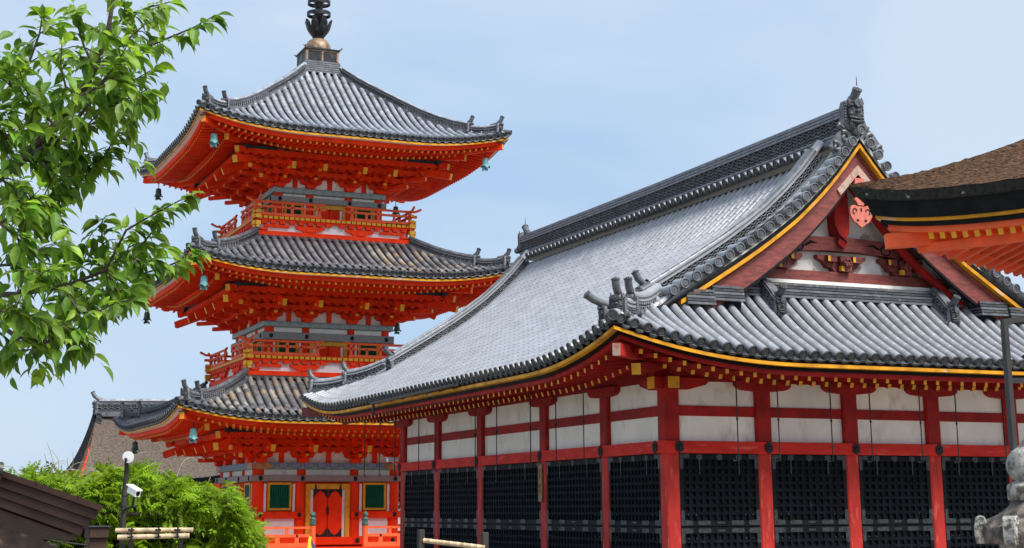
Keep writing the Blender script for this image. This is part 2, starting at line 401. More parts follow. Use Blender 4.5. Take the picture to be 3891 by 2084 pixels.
    def mesh(s, name, mats, smooth=False, off=(0, 0, 0)):
        me = bpy.data.meshes.new(name)
        o = Vector(off)
        me.from_pydata([(p[0] - o[0], p[1] - o[1], p[2] - o[2]) for p in s.v], [], s.f)
        if not isinstance(mats, (list, tuple)): mats = [mats]
        for m in mats: me.materials.append(m)
        if len(mats) > 1: me.polygons.foreach_set('material_index', s.m)
        if smooth: me.polygons.foreach_set('use_smooth', [True] * len(s.f)); 
        me.update()
        return me
    def build(s, name, mats, parent=None, smooth=False, kind=None, label=None):
        """ONE mesh object; shapes are given in world metres, the object sits in its thing's frame"""
        off = ORG.get(root_of(parent).name, Vector((0, 0, 0))) if parent else Vector((0, 0, 0))
        me = s.mesh(name, mats, smooth, off)
        if smooth == 'auto': smooth_by_angle(me)
        return link(name, me, parent, kind=kind, label=label)

ORG = {}
def smooth_by_angle(me, deg=40):
    pass
def root_of(o):
    while o.parent: o = o.parent
    return o
def link(name, me, parent=None, matrix=None, kind=None, label=None):
    o = bpy.data.objects.new(name, me)
    COL.objects.link(o)
    if parent: o.parent = parent
    if matrix is not None:
        if parent:
            m2 = Matrix.Translation(-ORG.get(root_of(parent).name, Vector((0, 0, 0)))) @ matrix
            o.matrix_local = m2
        else: o.matrix_world = matrix
    if kind: o['kind'] = kind
    if label: o['label'] = label
    return o
def thing(name, label, cat, loc=(0, 0, 0), group=None):
    o = bpy.data.objects.new(name, None); COL.objects.link(o)
    o.location = loc; o['label'] = label; o['category'] = cat
    if group: o['group'] = group
    ORG[o.name] = Vector(loc)
    return o
def tag(o, label, cat, group=None):
    o['label'] = label; o['category'] = cat
    if group: o['group'] = group
    return o
def copy_thing(root, loc, label):
    c = root.copy(); COL.objects.link(c); c.location = loc; c['label'] = label; ORG[c.name] = Vector(loc)
    for ch in list(root.children):
        d = ch.copy(); COL.objects.link(d); d.parent = c
        for g in list(ch.children):
            e = g.copy(); COL.objects.link(e); e.parent = d
    return c
def joined(name, me, mats4, mats, parent=None, kind='stuff', tints=None, smooth=True):
    """many copies of one small mesh as one real mesh (numpy), each copy with its own tint"""
    nv = len(me.vertices); base = np.empty(nv * 3); me.vertices.foreach_get('co', base); base = base.reshape(-1, 3)
    lens = np.array([p.loop_total for p in me.polygons]); idx = np.empty(len(me.loops), dtype=np.int64); me.loops.foreach_get('vertex_index', idx)
    pm = np.array([p.material_index for p in me.polygons])
    K = len(mats4)
    off = ORG.get(root_of(parent).name, Vector((0, 0, 0))) if parent else Vector((0, 0, 0))
    A = np.array([[list(r) for r in m] for m in mats4])
    V = np.einsum('kij,nj->kni', A[:, :3, :3], base) + A[:, None, :3, 3] - np.array(off)[None, None, :]
    out = bpy.data.meshes.new(name)
    out.vertices.add(K * nv); out.vertices.foreach_set('co', V.reshape(-1))
    out.loops.add(K * len(idx)); out.polygons.add(K * len(lens))
    out.loops.foreach_set('vertex_index', (idx[None, :] + (np.arange(K) * nv)[:, None]).reshape(-1))
    L = np.tile(lens, K); st = np.concatenate(([0], np.cumsum(L)[:-1]))
    out.polygons.foreach_set('loop_start', st); out.polygons.foreach_set('loop_total', L)
    out.polygons.foreach_set('material_index', np.tile(pm, K))
    if smooth: out.polygons.foreach_set('use_smooth', np.ones(K * len(lens), dtype=bool))
    for m in (mats if isinstance(mats, (list, tuple)) else [mats]): out.materials.append(m)
    at_ = out.attributes.new('tint', 'FLOAT', 'POINT')
    t = rng.random(K) if tints is None else np.asarray(tints)
    at_.data.foreach_set('value', np.repeat(t, nv))
    out.update(calc_edges=True); out.validate()
    o = link(name, out, parent, kind=kind)
    return o
def frame(p, y, z):
    """4x4 with origin p, local y along y, local z near z"""
    y = Vector(y).normalized(); x = y.cross(Vector(z)).normalized(); z = x.cross(y)
    m = Matrix.Identity(4)
    for i in range(3):
        m[i][0], m[i][1], m[i][2], m[i][3] = x[i], y[i], z[i], p[i]
    return m
def interp(xs, zs):
    return lambda t: float(np.interp(t, xs, zs))
def smoothcurve(xs, zs):
    """monotone-ish cubic through the measured points"""
    xs = np.array(xs, float); zs = np.array(zs, float); h = np.diff(xs); d = np.diff(zs) / h
    m = np.concatenate(([d[0]], (d[:-1] + d[1:]) / 2, [d[-1]]))
    def f(t):
        t = min(max(t, xs[0] - 1.5), xs[-1] + 1.5)
        if t <= xs[0]: return float(zs[0] + m[0] * (t - xs[0]))
        if t >= xs[-1]: return float(zs[-1] + m[-1] * (t - xs[-1]))
        i = int(np.searchsorted(xs, t) - 1); s = (t - xs[i]) / h[i]
        return float((2 * s**3 - 3 * s**2 + 1) * zs[i] + (s**3 - 2 * s**2 + s) * h[i] * m[i] + (-2 * s**3 + 3 * s**2) * zs[i + 1] + (s**3 - s**2) * h[i] * m[i + 1])
    return f

# ------------------------------------------------------------------ shared tile meshes
def roll_tile_mesh(name, r, L, m, n=7):
    """half-round roof tile: butt end slightly larger and rolled over the next one; local y up the slope"""
    mb = MB(); rows = []
    for y, rr in ((-0.0, r * 0.9), (0.0, r * 1.02), (0.03, r * 1.02), (0.04, r), (L + .015, r * 0.985)):
        rows.append([(rr * math.cos(math.pi * (k / (n - 1))) * -1, y, rr * math.sin(math.pi * k / (n - 1)) * 1.05 - 0.01) for k in range(n)])
    mb.grid(rows, 0)
    return mb.mesh(name, m, True)
def disc_tile_mesh(name, r, L, m, md, detail=True):
    """round eave tile: barrel, raised rim and three comma swirls on the sunken disc facing -y"""
    mb = MB(); n = 14
    def ring(rr, y): return [(rr * math.cos(2 * math.pi * k / n), y, rr * math.sin(2 * math.pi * k / n)) for k in range(n + 1)]
    mb.grid([ring(r * .97, L), ring(r * .97, 0.0)], 0)
    mb.grid([ring(r * .97, 0.0), ring(r * 1.06, -0.005), ring(r * 1.06, -.045), ring(r * 0.84, -.05), ring(r * .8, -.022)], 1)
    mb.add(ring(r * .8, -.022)[:n], [tuple(range(n - 1, -1, -1))], 1)
    if detail:
        for j in range(3):
            a0 = 2 * math.pi * j / 3; pts = []
            for k in range(5):
                t = k / 4; a = a0 + t * 2.6; rr = r * (.22 + .36 * t); w = r * (.15 * (1 - t) + .03)
                pts.append((rr, a, w))
            vs = []
            for rr, a, w in pts:
                for q in (-1, 1): vs.append(((rr + q * w) * math.cos(a), -.036, (rr + q * w) * math.sin(a)))
            mb.add(vs, [(2 * k, 2 * k + 1, 2 * k + 3, 2 * k + 2) for k in range(4)], 2)
    return mb.mesh(name, [m, md, TILE_M], True)
def pan_eave_mesh(name, w, m):
    """flat eave tile between two round ones: sagging plate with a deep curved lip"""
    mb = MB(); n = 7; rows = []
    def sag(u): return -0.055 * (1 - (2 * u) ** 2)
    us = [(-.5 + k / (n - 1)) for k in range(n)]
    rows.append([(u * w, .25, sag(u)) for u in us])
    rows.append([(u * w, -.02, sag(u)) for u in us])
    rows.append([(u * w, -.05, sag(u) - .02) for u in us])
    rows.append([(u * w, -.05, sag(u) - .075) for u in us])
    rows.append([(u * w, -.02, sag(u) - .085) for u in us])
    mb.grid(rows, 0)
    mb.grid([[(u * w, -.054, sag(u) - .04) for u in us], [(u * w, -.056, sag(u) - .052) for u in us]], 0)
    return mb.mesh(name, m, True)
# ================================================================== ground and terrain
gm = MB().box(-900, 900, -900, 1800, -0.9, -0.35)
go = gm.build('ground', EARTH); go['kind'] = 'structure'

# ================================================================== SUTRA HALL (near corner pillar arris at the origin, gable towards -y)
HALL = thing('temple_hall', 'long red pillared temple hall under a big silver-grey tiled gable roof', 'temple hall', (0, 0, 0))
W, LY = 11.6, 20.95
WB = 13.74                                  # body width; the last narrow bay sits under the far eave
XC, YC = W / 2, LY / 2
EO = -3.0                                   # eave line (tile ends)
Y1E, X1E = 24.45, W + 3.0
P = smoothcurve([-3, -1.77, -1.14, -.24, .43, 1.09, 1.77, 2.45, 3.04, 3.66, 4.22, 4.76, 5.26, 5.8],
                [5.41, 6.06, 6.40, 6.93, 7.32, 7.72, 8.14, 8.58, 9.0, 9.47, 9.97, 10.5, 11.06, 11.72])
S = smoothcurve([-3, -1.77, -1.14, -.5, .2], [5.41, 6.11, 6.56, 7.06, 7.65])
def lift(d):                                # rise of the eave towards a corner, d metres from it
    d = max(d, 0.0)
    return 0.74 * max(0.0, (5.5 - d) / 5.5) ** 2.2
def fade(t): return max(0.0, 1 - t / 3.6) ** 1.2
def hz_left(y, t):
    return P(EO + t) + lift(min(y - EO, Y1E - y)) * fade(t)
def hz_front(x, t):
    return S(EO + t) + lift(min(x - EO, X1E - x)) * fade(t)
def surf_left(y, t): return Vector((EO + t, y, hz_left(y, t)))
def surf_front(x, t): return Vector((x, EO + t, hz_front(x, t)))

def row_frames(surf, s, t1, L, up=0.0, t0=0.0):
    """frames of tiles laid from the eave up one row"""
    out = []; t = t0
    while t < t1 - L * .25:
        p = surf(s, t); q = surf(s, t + .2); d = (q - p); k = L / d.length * .2
        e = surf(s, t + k); dy = (e - p).normalized()
        q2 = surf(s + .05, t); side = (q2 - p).normalized()
        n = side.cross(dy)
        if n.z < 0: n = -n
        out.append(frame(p + n * up, dy, n)); t += k
    return out
def pan_sheet(mb, surf, s0, s1, tlim, ns, step, drop=0.18, rise=0.035, mi=0):
    """stepped courses of pan tiles; tlim(s) is where the sheet stops (hip or ridge)"""
    t1 = max(tlim(s0 + (s1 - s0) * k / ns) for k in range(ns + 1))
    rows = []; t = 0.0
    while t < t1:
        a = []; b = []
        for k in range(ns + 1):
            s = s0 + (s1 - s0) * k / ns; lim = tlim(s)
            ta, tb = min(t, lim), min(t + step, lim)
            pa, pb = surf(s, ta), surf(s, tb)
            a.append(pa + Vector((0, 0, rise - drop))); b.append(pb + Vector((0, 0, -drop)))
        rows += [a, b]; t += step
    mb.grid(rows, mi)

# ---- roof coverings
PITCH_T = 0.366
def tl_left(y):
    if y < -1.0: return y - EO
    if y > Y1E - 2.15: return Y1E - y
    return 8.62
def tl_front(x):
    return max(0.02, min(x - EO, X1E - x, 2.75))
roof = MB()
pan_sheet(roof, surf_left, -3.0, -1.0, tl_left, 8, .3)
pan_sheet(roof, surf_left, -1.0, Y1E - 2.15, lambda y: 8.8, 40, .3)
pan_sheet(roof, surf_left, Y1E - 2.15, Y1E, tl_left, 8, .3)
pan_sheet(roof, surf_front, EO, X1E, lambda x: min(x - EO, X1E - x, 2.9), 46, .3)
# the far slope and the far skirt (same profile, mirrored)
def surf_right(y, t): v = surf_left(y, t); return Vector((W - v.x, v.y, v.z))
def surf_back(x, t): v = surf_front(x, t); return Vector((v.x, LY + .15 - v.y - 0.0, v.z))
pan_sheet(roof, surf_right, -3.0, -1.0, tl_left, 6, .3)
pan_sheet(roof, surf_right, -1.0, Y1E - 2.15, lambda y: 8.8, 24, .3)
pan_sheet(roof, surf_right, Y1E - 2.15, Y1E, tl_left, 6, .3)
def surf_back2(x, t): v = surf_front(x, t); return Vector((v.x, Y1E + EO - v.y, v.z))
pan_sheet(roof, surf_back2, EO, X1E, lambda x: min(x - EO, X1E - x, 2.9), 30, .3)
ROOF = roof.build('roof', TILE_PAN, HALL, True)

rt = roll_tile_mesh('roof_tile', .115, .37, TILE)
dt = disc_tile_mesh('round_eave_tile', .118, .36, TILE, TILE_D)
pt = pan_eave_mesh('flat_eave_tile', PITCH_T - .12, TILE_D)
roll_front, roll_rest, discs, pans = [], [], [], []
k = 0
x = EO + .2
while x < X1E - .1:
    fr = row_frames(surf_front, x, tl_front(x) - .1, .37)
    vis = x < 9.6
    for j, f in enumerate(fr):
        if j == 0: discs.append((f, vis))
        (roll_front if vis and j else roll_rest).append(f) if j else None
    f = row_frames(surf_front, x + PITCH_T / 2, .4, .3, up=-.07)
    if f and vis: pans.append(f[0])
    x += PITCH_T
y = EO + .2
while y < Y1E - .1:
    fr = row_frames(surf_left, y, tl_left(y) - .1, .37)
    for j, f in enumerate(fr):
        if j == 0: discs.append((f, True))
        else: roll_rest.append(f)
    f = row_frames(surf_left, y + PITCH_T / 2, .4, .3, up=-.07)
    if f: pans.append(f[0])
    y += PITCH_T
random.shuffle(roll_front)
for f in roll_front[:290]: link('roof_tile', rt, ROOF, f)
joined('roof_tile_field', rt, roll_front[290:] + roll_rest, TILE, ROOF)
for f, v in discs:
    if v: link('round_eave_tile', dt, ROOF, f)
for f in pans: link('flat_eave_tile', pt, ROOF, f)

# ---- eave boards under the tiles, carried round the visible eaves
def eave_path(side, off, dz, n=44, far=False):
    pts = []
    if side == 'front':
        a, b = EO - off * 0, X1E
        for i in range(n + 1):
            x = (EO + off) + (X1E - EO - 2 * off) * i / n
            pts.append(Vector((x, EO + off, 5.41 + lift(min(x - EO - off, X1E - off - x)) + dz)))
    else:
        for i in range(n + 1):
            y = (EO + off) + (Y1E - EO - 2 * off) * i / n
            pts.append(Vector((EO + off, y, 5.41 + lift(min(y - EO - off, Y1E - off - y)) + dz)))
    return pts
def eave_board(name, m, off, d, z0, z1, offu=None):
    """closed rectangular board along both visible eaves, mitred at the corner"""
    mb = MB()
    for side in ('left', 'front'):
        a = eave_path(side, off, z0); b = eave_path(side, off, z1); c = eave_path(side, off + d, z1); e = eave_path(side, off + d, z0)
        mb.grid([a, b, c, e, a])
    return mb.build(name, m, HALL)
eave_board('black_eave_board', BLACK, .1, .3, -.225, -.085)
eave_board('yellow_eave_board', YEL_F, .05, .5, -.315, -.228)
eave_board('black_soffit_board', BLACK, .28, .4, -.40, -.316)
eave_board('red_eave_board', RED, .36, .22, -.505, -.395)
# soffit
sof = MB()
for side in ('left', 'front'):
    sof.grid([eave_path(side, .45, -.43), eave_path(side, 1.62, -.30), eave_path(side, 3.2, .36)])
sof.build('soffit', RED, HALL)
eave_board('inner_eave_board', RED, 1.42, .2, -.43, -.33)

# ---- rafters (two tiers), ochre painted ends
def rafter_mesh(L, w, h, slope):
    mb = MB()
    mb.beam((0, 0, 0), (0, L, L * slope), w, h, 0, endmi=1)
    return mb.mesh('rafter', [RED, YEL])
r_up, r_lo = rafter_mesh(1.25, .095, .115, .11), rafter_mesh(1.75, .105, .13, .36)
def place_rafters(side, spacing=.402):
    length = X1E if side == 'front' else Y1E
    s = EO + 1.0
    while s < length - .9:
        for me, d0, dz in ((r_up, .5, -.555), (r_lo, 1.5, -.60)):
            if d0 > 1 and (s < EO + 2.0 or s > length - 2.0): continue
            z = 5.41 + lift(min(s - EO - d0 * .6, length - s - d0 * .6)) * (1 - .12 * d0) + dz
            if side == 'front':
                m = Matrix.Translation((s, EO + d0, z))
            else:
                m = Matrix.Translation((EO + d0, s, z)) @ Matrix.Rotation(math.radians(-90), 4, 'Z')
            link('rafter', me, HALL, m)
        s += spacing
place_rafters('front'); place_rafters('left')
# hip rafters at the near corner and the far corner
hp = MB()
hp.beam((-2.84, -2.84, 5.36), (-1.0, -1.0, 5.42), .2, .3, 0, endmi=2)
hp.beam((-1.74, -1.74, 5.02), (.4, .4, 5.45), .24, .28, 0, endmi=1)
hp.build('hip_rafter', [RED, YEL, BARE], HALL)
hp = MB()
hp.beam((-2.9, Y1E - .1, 5.42), (-1.0, Y1E - 2.0, 5.42), .2, .36, 0)
hp.beam((-1.74, LY + 1.74, 5.02), (.4, LY - .4, 5.45), .24, .28, 0)
hp.build('hip_rafter', [RED_W, YEL], HALL)
pl = MB(); pl.box(-.25, WB + .25, .06, .3, 4.93, 5.3); pl.box(.06, .3, -.25, LY + .25, 4.932, 5.302)
pl.build('wall_plate', RED, HALL)

# ---- body: pillars, walls, beams
PXC = [.2, 3.02, 5.82, 8.62, 11.4, 13.5]
PYC = [.2, 3.62, 7.78, 12.92, 17.02, 20.72]
core = MB(); core.box(.32, WB - .32, .32, LY - .32, -.3, 5.3)
core.build('inner_wall', VOID, HALL)
def pillar(px, py, corner=False):
    mb = MB(); h = .235
    if corner: x0, x1, y0, y1 = 0, .44, 0, .44
    else: x0, x1, y0, y1 = px - h, px + h, py - h, py + h
    b = .035
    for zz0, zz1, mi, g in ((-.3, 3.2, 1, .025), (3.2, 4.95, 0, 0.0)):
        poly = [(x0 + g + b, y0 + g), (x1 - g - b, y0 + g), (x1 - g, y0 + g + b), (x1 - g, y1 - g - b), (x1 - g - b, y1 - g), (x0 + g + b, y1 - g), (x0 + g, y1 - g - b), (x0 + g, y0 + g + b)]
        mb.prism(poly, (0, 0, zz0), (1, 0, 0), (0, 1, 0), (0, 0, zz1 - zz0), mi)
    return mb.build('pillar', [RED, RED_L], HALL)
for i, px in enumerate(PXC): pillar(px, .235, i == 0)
for j, py in enumerate(PYC[1:]): pillar(.235, py)
# plaster panels between the pillars, one above and one below the middle rail
def spans(cs, h=.235):
    return [(a + (h if i else .24), b - h) for i, (a, b) in enumerate(zip(cs[:-1], cs[1:]))]
for a, b in spans(PXC):
    MB().box(a - .02, b + .02, .13, .3, 4.28, 5.0).build('plaster_panel', WHITE, HALL)
    MB().box(a - .02, b + .02, .13, .3, 3.3, 4.03).build('plaster_panel', WHITE, HALL)
    MB().bbox(a - .03, b + .03, .085, .29, 4.02, 4.29).build('middle_rail', RED, HALL)
for a, b in spans(PYC):
    MB().box(.13, .3, a - .02, b + .02, 4.28, 5.0).build('plaster_panel', WHITE, HALL)
    MB().box(.13, .3, a - .02, b + .02, 3.3, 4.03).build('plaster_panel', WHITE, HALL)
    MB().box(.085, .29, a - .03, b + .03, 4.02, 4.29).build('middle_rail', RED, HALL)
t = MB(); t.bbox(-.08, WB + .1, -.085, .08, 3.05, 3.365); t.build('tie_beam', RED_B, HALL)
t = MB()
t.box(-.085, .08, -.078, LY + .15, 3.052, 3.367); t.build('tie_beam', RED_B, HALL)
t = MB(); t.box(-.05, WB + .1, -.05, .1, -.3, .12); t.box(-.05, .1, .1, LY + .1, -.3, .12); t.build('ground_sill', RED_L, HALL)
# boat shaped bracket on each pillar
def bracket(along):
    mb = MB(); L = .86; h0, h1 = 0.0, .27
    poly = [(-L, h1), (-L, h1 - .13), (-L * .92, h1 - .19), (-L * .78, h1 - .235), (-.3, 0), (.3, 0), (L * .78, h1 - .235), (L * .92, h1 - .19), (L, h1 - .13), (L, h1)]
    mb.prism(poly, (0, -.11, 0), (1, 0, 0), (0, 0, 1), (0, .3, 0), 0)
    return mb
brm = bracket(0).mesh('bracket_arm', RED)
for i, px in enumerate(PXC):
    if i: link('bracket_arm', brm, HALL, Matrix.Translation((px, .06, 4.7)))
for py in PYC[1:]:
    link('bracket_arm', brm, HALL, Matrix.Translation((.06, py, 4.701)) @ Matrix.Rotation(math.radians(-90), 4, 'Z'))
cb = MB()
cb.prism([(-.55, .3), (-.55, .06), (-.5, 0), (.5, 0), (1.0, .13), (1.08, .2), (1.08, .3)], (.22, -.06, 4.7), (1, 0, 0), (0, 0, 1), (0, .3, 0), 0)
cb.prism([(-.55, .3), (-.55, .06), (-.5, 0), (.5, 0), (1.0, .13), (1.08, .2), (1.08, .3)], (-.062, .22, 4.703), (0, 1, 0), (0, 0, 1), (.3, 0, 0), 0)
cb.box(-.37, -.33, -.07, .25, 4.70, 5.0, 1); cb.box(-.07, .25, -.37, -.33, 4.70, 5.0, 1)
cb.build('corner_bracket', [RED, YEL], HALL)
# hexagonal nail covers on the tie beam
nc = MB()
hexa = [(.135 * math.cos(math.pi / 6 + math.pi / 3 * k) * 1.0, .165 * math.sin(math.pi / 6 + math.pi / 3 * k)) for k in range(6)]
nc.prism(hexa, (0, 0, 0), (1, 0, 0), (0, 0, 1), (0, -.03, 0))
nc.lathe((0, 0, 0), [(.08, 0), (.08, .05), (.05, .07)], 10)
ncv = nc.v[12 * 2:]
nc2 = MB(); nc2.prism(hexa, (0, 0, 0), (1, 0, 0), (0, 0, 1), (0, -.03, 0)); nc2.ball((0, -.03, 0), .06, 8, sc=(1, .7, 1))
for k in range(6):
    a = math.pi / 3 * k; nc2.ball((.085 * math.cos(a), -.03, .1 * math.sin(a)), .032, 6, sc=(1, .5, 1))
ncm = nc2.mesh('nail_cover', IRON)
for px in [.3] + PXC[1:]: link('nail_cover', ncm, HALL, Matrix.Translation((px + .05, -.086, 3.21)))
for py in [.42] + PYC[1:]:
    link('nail_cover', ncm, HALL, Matrix.Translation((-.086, py, 3.211)) @ Matrix.Rotation(math.radians(-90), 4, 'Z'))
# lattice shutters: upper and lower leaf in every bay
def shutter(width, z0, z1, lower):
    """frame, square lattice and iron fittings of one leaf; origin at bay centre, facing -y"""
    f = MB(); w = width / 2; b = .11
    f.box(-w, -w + b, 0, .07, z0, z1); f.box(w - b, w, 0, .07, z0, z1)
    f.box(-w + b, w - b, 0, .069, z0, z0 + .14); f.box(-w + b, w - b, 0, .069, z1 - .16, z1)
    f.box(-w + .02, w - .02, .074, .09, z0 + .01, z1 - .01)
    l = MB(); pitch = .205
    n = max(3, round((2 * w - 2 * b) / pitch))
    for i in range(1, n):
        x = -w + b + (2 * w - 2 * b) * i / n; l.box(x - .038, x + .038, .012, .05, z0 + .14, z1 - .16)
    n2 = max(3, round((z1 - z0 - .3) / pitch))
    for i in range(1, n2):
        z = z0 + .14 + (z1 - z0 - .3) * i / n2; l.box(-w + b, w - b, .014, .048, z - .04, z + .04)
    P4 = []                                              # iron fittings: (mesh, x, z, mirrored)
    ze = z0 + .09 if not lower else z1 - .09
    if not lower:
        for xx in (-w * .5, 0, w * .5): P4.append((F_HOOK, xx, z1, 1))
        for xx in (-w * .5, w * .5): P4.append((F_STRAP, xx, z1, 1))
        for sx in (-1, 1): P4.append((F_CORNER, sx * (w - .005), z1 - .01, sx))
    for xx in (-w * .42, w * .42): P4.append((F_BUTT, xx, ze, 1))
    P4.append((F_PULL, 0, ze, 1))
    for sx in (-1, 1):
        P4.append((F_EDGE, sx * (w - .06), ze, sx * (1 if not lower else 2)))
        for xx in (.22, .45): P4.append((F_STUD, sx * (w - xx), ze + .2 * (1 if not lower else -1), 1))
    return f, l, P4
def fm_(name, fn):
    q = MB(); fn(q); return q.mesh(name, FIT)
F_HOOK = fm_('hook_plate', lambda q: (q.box(-.09, .09, -.012, .005, -.14, -.02), q.box(-.04, .04, -.022, -.013, -.17, -.01)))
F_STRAP = fm_('hanging_strap', lambda q: q.box(-.016, .016, -.014, .005, -.52, -.172))
F_BUTT = fm_('hinge', lambda q: q.prism([(-.17, -.055), (.17, -.055), (.2, 0), (.17, .055), (-.17, .055), (-.2, 0)], (0, -.012, 0), (1, 0, 0), (0, 0, 1), (0, .017, 0)))
F_PULL = fm_('pull_plate', lambda q: q.prism([(-.1, -.03), (.1, -.03), (.13, 0), (.1, .03), (-.1, .03), (-.13, 0)], (0, -.012, 0), (1, 0, 0), (0, 0, 1), (0, .017, 0)))
F_STUD = fm_('stud', lambda q: q.ball((0, -.005, 0), .022, 6))
F_CORNER = fm_('corner_fitting', lambda q: q.prism([(0, 0), (-.3, 0), (-.28, -.06), (-.3, -.11), (-.11, -.11), (-.11, -.36), (-.055, -.4), (0, -.36)], (0, -.012, 0), (1, 0, 0), (0, 0, 1), (0, .016, 0)))
F_EDGE = fm_('edge_fitting', lambda q: q.prism([(.055, -.07), (-.27, -.06), (-.3, 0), (-.27, .06), (-.055, .07), (-.055, .3), (0, .34), (.055, .3)], (0, -.012, 0), (1, 0, 0), (0, 0, 1), (0, .016, 0)))
for side, cs in (('front', PXC), ('left', PYC)):
    for i, (a, b) in enumerate(zip(cs[:-1], cs[1:])):
        a2, b2 = a + .215, b - .215
        c = (a2 + b2) / 2
        mt = Matrix.Translation((c, .05, 0)) if side == 'front' else Matrix.Translation((.05, c, 0)) @ Matrix.Rotation(math.radians(-90), 4, 'Z')
        for z0, z1, lower in ((1.185, 3.045, False), (-.1, 1.165, True)):
            f, l, m = shutter(b2 - a2, z0, z1, lower)
            fo = link('shutter', f.mesh('shutter', BLACK), HALL, mt)
            o = link('lattice', l.mesh('lattice', LATT), None); o.parent = fo
            for me, px_, pz_, mi_ in m:
                o = link(me.name.split('.')[0], me, None); o.parent = fo
                o.matrix_local = Matrix.Translation((px_, 0, pz_)) @ Matrix.Diagonal((1 if mi_ > 0 else -1, 1, 1 if abs(mi_) == 1 else -1, 1))
# name board on the third pillar from the corner, ink characters
nb = MB(); nb.bbox(-.13, .13, -.035, 0, 0, 1.12, 0, .01)
nbo = link('name_board', nb.mesh('name_board', WOODSIGN), HALL, Matrix.Translation((-.0, 7.9, 1.85)) @ Matrix.Rotation(math.radians(-90), 4, 'Z'))
for ch, zz in (('重', .86), ('文', .70), ('経', .42), ('堂', .25)):
    cu = bpy.data.curves.new('writing', 'FONT'); cu.body = ch; cu.size = .155; cu.align_x = 'CENTER'; cu.extrude = .002
    to = bpy.data.objects.new('writing', cu); COL.objects.link(to)
    bpy.context.view_layer.update()
    me = bpy.data.meshes.new_from_object(to); bpy.data.objects.remove(to)
    me.materials.clear(); me.materials.append(INK); me.name = 'writing'
    o = link('writing', me, None); o.parent = nbo
    o.matrix_local = Matrix.Translation((0, -.038, zz - .0)) @ Matrix.Rotation(math.radians(90), 4, 'X')
# podium
pm_ = MB(); pm_.box(-1.3, WB + 1.3, -1.3, LY + 1.3, -.6, -.12); pm_.build('podium', PAVE, HALL)
# gutter under the left eave
gt = MB()
gp = [Vector((-3.13, 7.0 + 7.9 * i / 12, 5.26 - .06 * i / 12)) for i in range(13)]
prof = [(.085 * math.cos(math.pi * (1 + k / 8)), .085 * math.sin(math.pi * (1 + k / 8))) for k in range(9)] + [(.07 * math.cos(math.pi * (2 - k / 8)), .07 * math.sin(math.pi * (2 - k / 8))) for k in range(9)]
gt.sweep(gp, prof, 0, side=(1, 0, 0))
gt.tube([(-3.13, 14.75, 5.15), (-3.13, 14.75, 4.75)], .05, 8)
gt.build('gutter', STEEL, HALL)
for i in range(7):
    MB().tube([(-3.13, 7.3 + 1.15 * i, 5.12), (-2.9, 7.3 + 1.15 * i, 5.2), (-2.55, 7.3 + 1.15 * i, 5.03), (-2.3, 7.3 + 1.15 * i, 4.86)], .012, 5).build('gutter_strap', IRON, HALL)
MB().tube([(-2.55, 6.3, 4.88), (-2.55, 15.4, 4.86)], .012, 5).build('wire', IRON, HALL)

# ---- ridges
def layered_ridge(name, path, layers, mats, parent, side=None, closed=True):
    """stack of ridge tiles: layers = (half width, z0, z1, material index)"""
    mb = MB()
    for hw, z0, z1, mi in layers:
        mb.sweep(path, [(-hw, z0), (hw, z0), (hw, z1), (-hw, z1)], mi, side=side)
    return mb.build(name, mats, parent)
def cap_tiles(path, r, z, L, m, parent, name='ridge_cap_tile', objects=False):
    """half-round cap tiles along the top of a ridge"""
    me = roll_tile_mesh('ridge_cap_tile', r, L, m); fr = []
    d = 0.0; pts = [Vector(p) + Vector((0, 0, z)) for p in path]
    seg = [(pts[i], pts[i + 1]) for i in range(len(pts) - 1)]
    acc = [0]
    for a, b in seg: acc.append(acc[-1] + (b - a).length)
    def pos(s):
        s = min(s, acc[-1] - 1e-4); i = int(np.searchsorted(acc, s, side='right') - 1); i = min(i, len(seg) - 1)
        a, b = seg[i]; return a + (b - a) * ((s - acc[i]) / (acc[i + 1] - acc[i]))
    s = 0.0
    while s < acc[-1] - L * .5:
        p, q = pos(s), pos(s + L); fr.append(frame(p, q - p, (0, 0, 1))); s += L
    if objects:
        for f in fr: link(name, me, parent, f)
    elif fr: joined('ridge_cap_tile', me, fr, m, parent)
def wave_rows(path, hw, z0, rows, pitch, rh, m, parent, both=True, name='wave_tiles'):
    """rows of interlocking half-ring tiles set into the flank of a ridge"""
    mb = MB(); r = pitch * .5; n = 5
    for k in range(n + 1): pass
    arc = []
    for k in range(n + 1):
        an = math.pi * k / n; arc.append((math.cos(an) * r, math.sin(an) * rh * .9))
    a1 = [(p[0], 0, p[1]) for p in arc]; a2 = [(p[0] * .72, 0, p[1] * .68) for p in arc]
    b1 = [(p[0], -.06, p[1]) for p in arc]; b2 = [(p[0] * .72, -.06, p[1] * .68) for p in arc]
    mb.grid([a1, b1, b2, a2], 0)
    me = mb.mesh('wave_tile', m, True)
    pts = [Vector(p) for p in path]; fr = []
    for i in range(len(pts) - 1):
        a, b = pts[i], pts[i + 1]; L = (b - a).length; t = (b - a).normalized()
        sd = t.cross(Vector((0, 0, 1))).normalized(); u = sd.cross(t)
        n_ = max(1, round(L / pitch))
        for j in range(n_):
            for rr in range(rows):
                flip = rr % 2
                p = a + t * ((j + (.5 if flip else 0) + .25) * L / n_)
                for sg in ((1, -1) if both else (1,)):
                    o = p + sd * (sg * hw) + u * (z0 + rr * rh + (rh * .9 if flip else 0))
                    m4 = frame(o, -sd * sg, u if not flip else -u)
                    fr.append(m4)
    return joined(name, me, fr, m, parent)

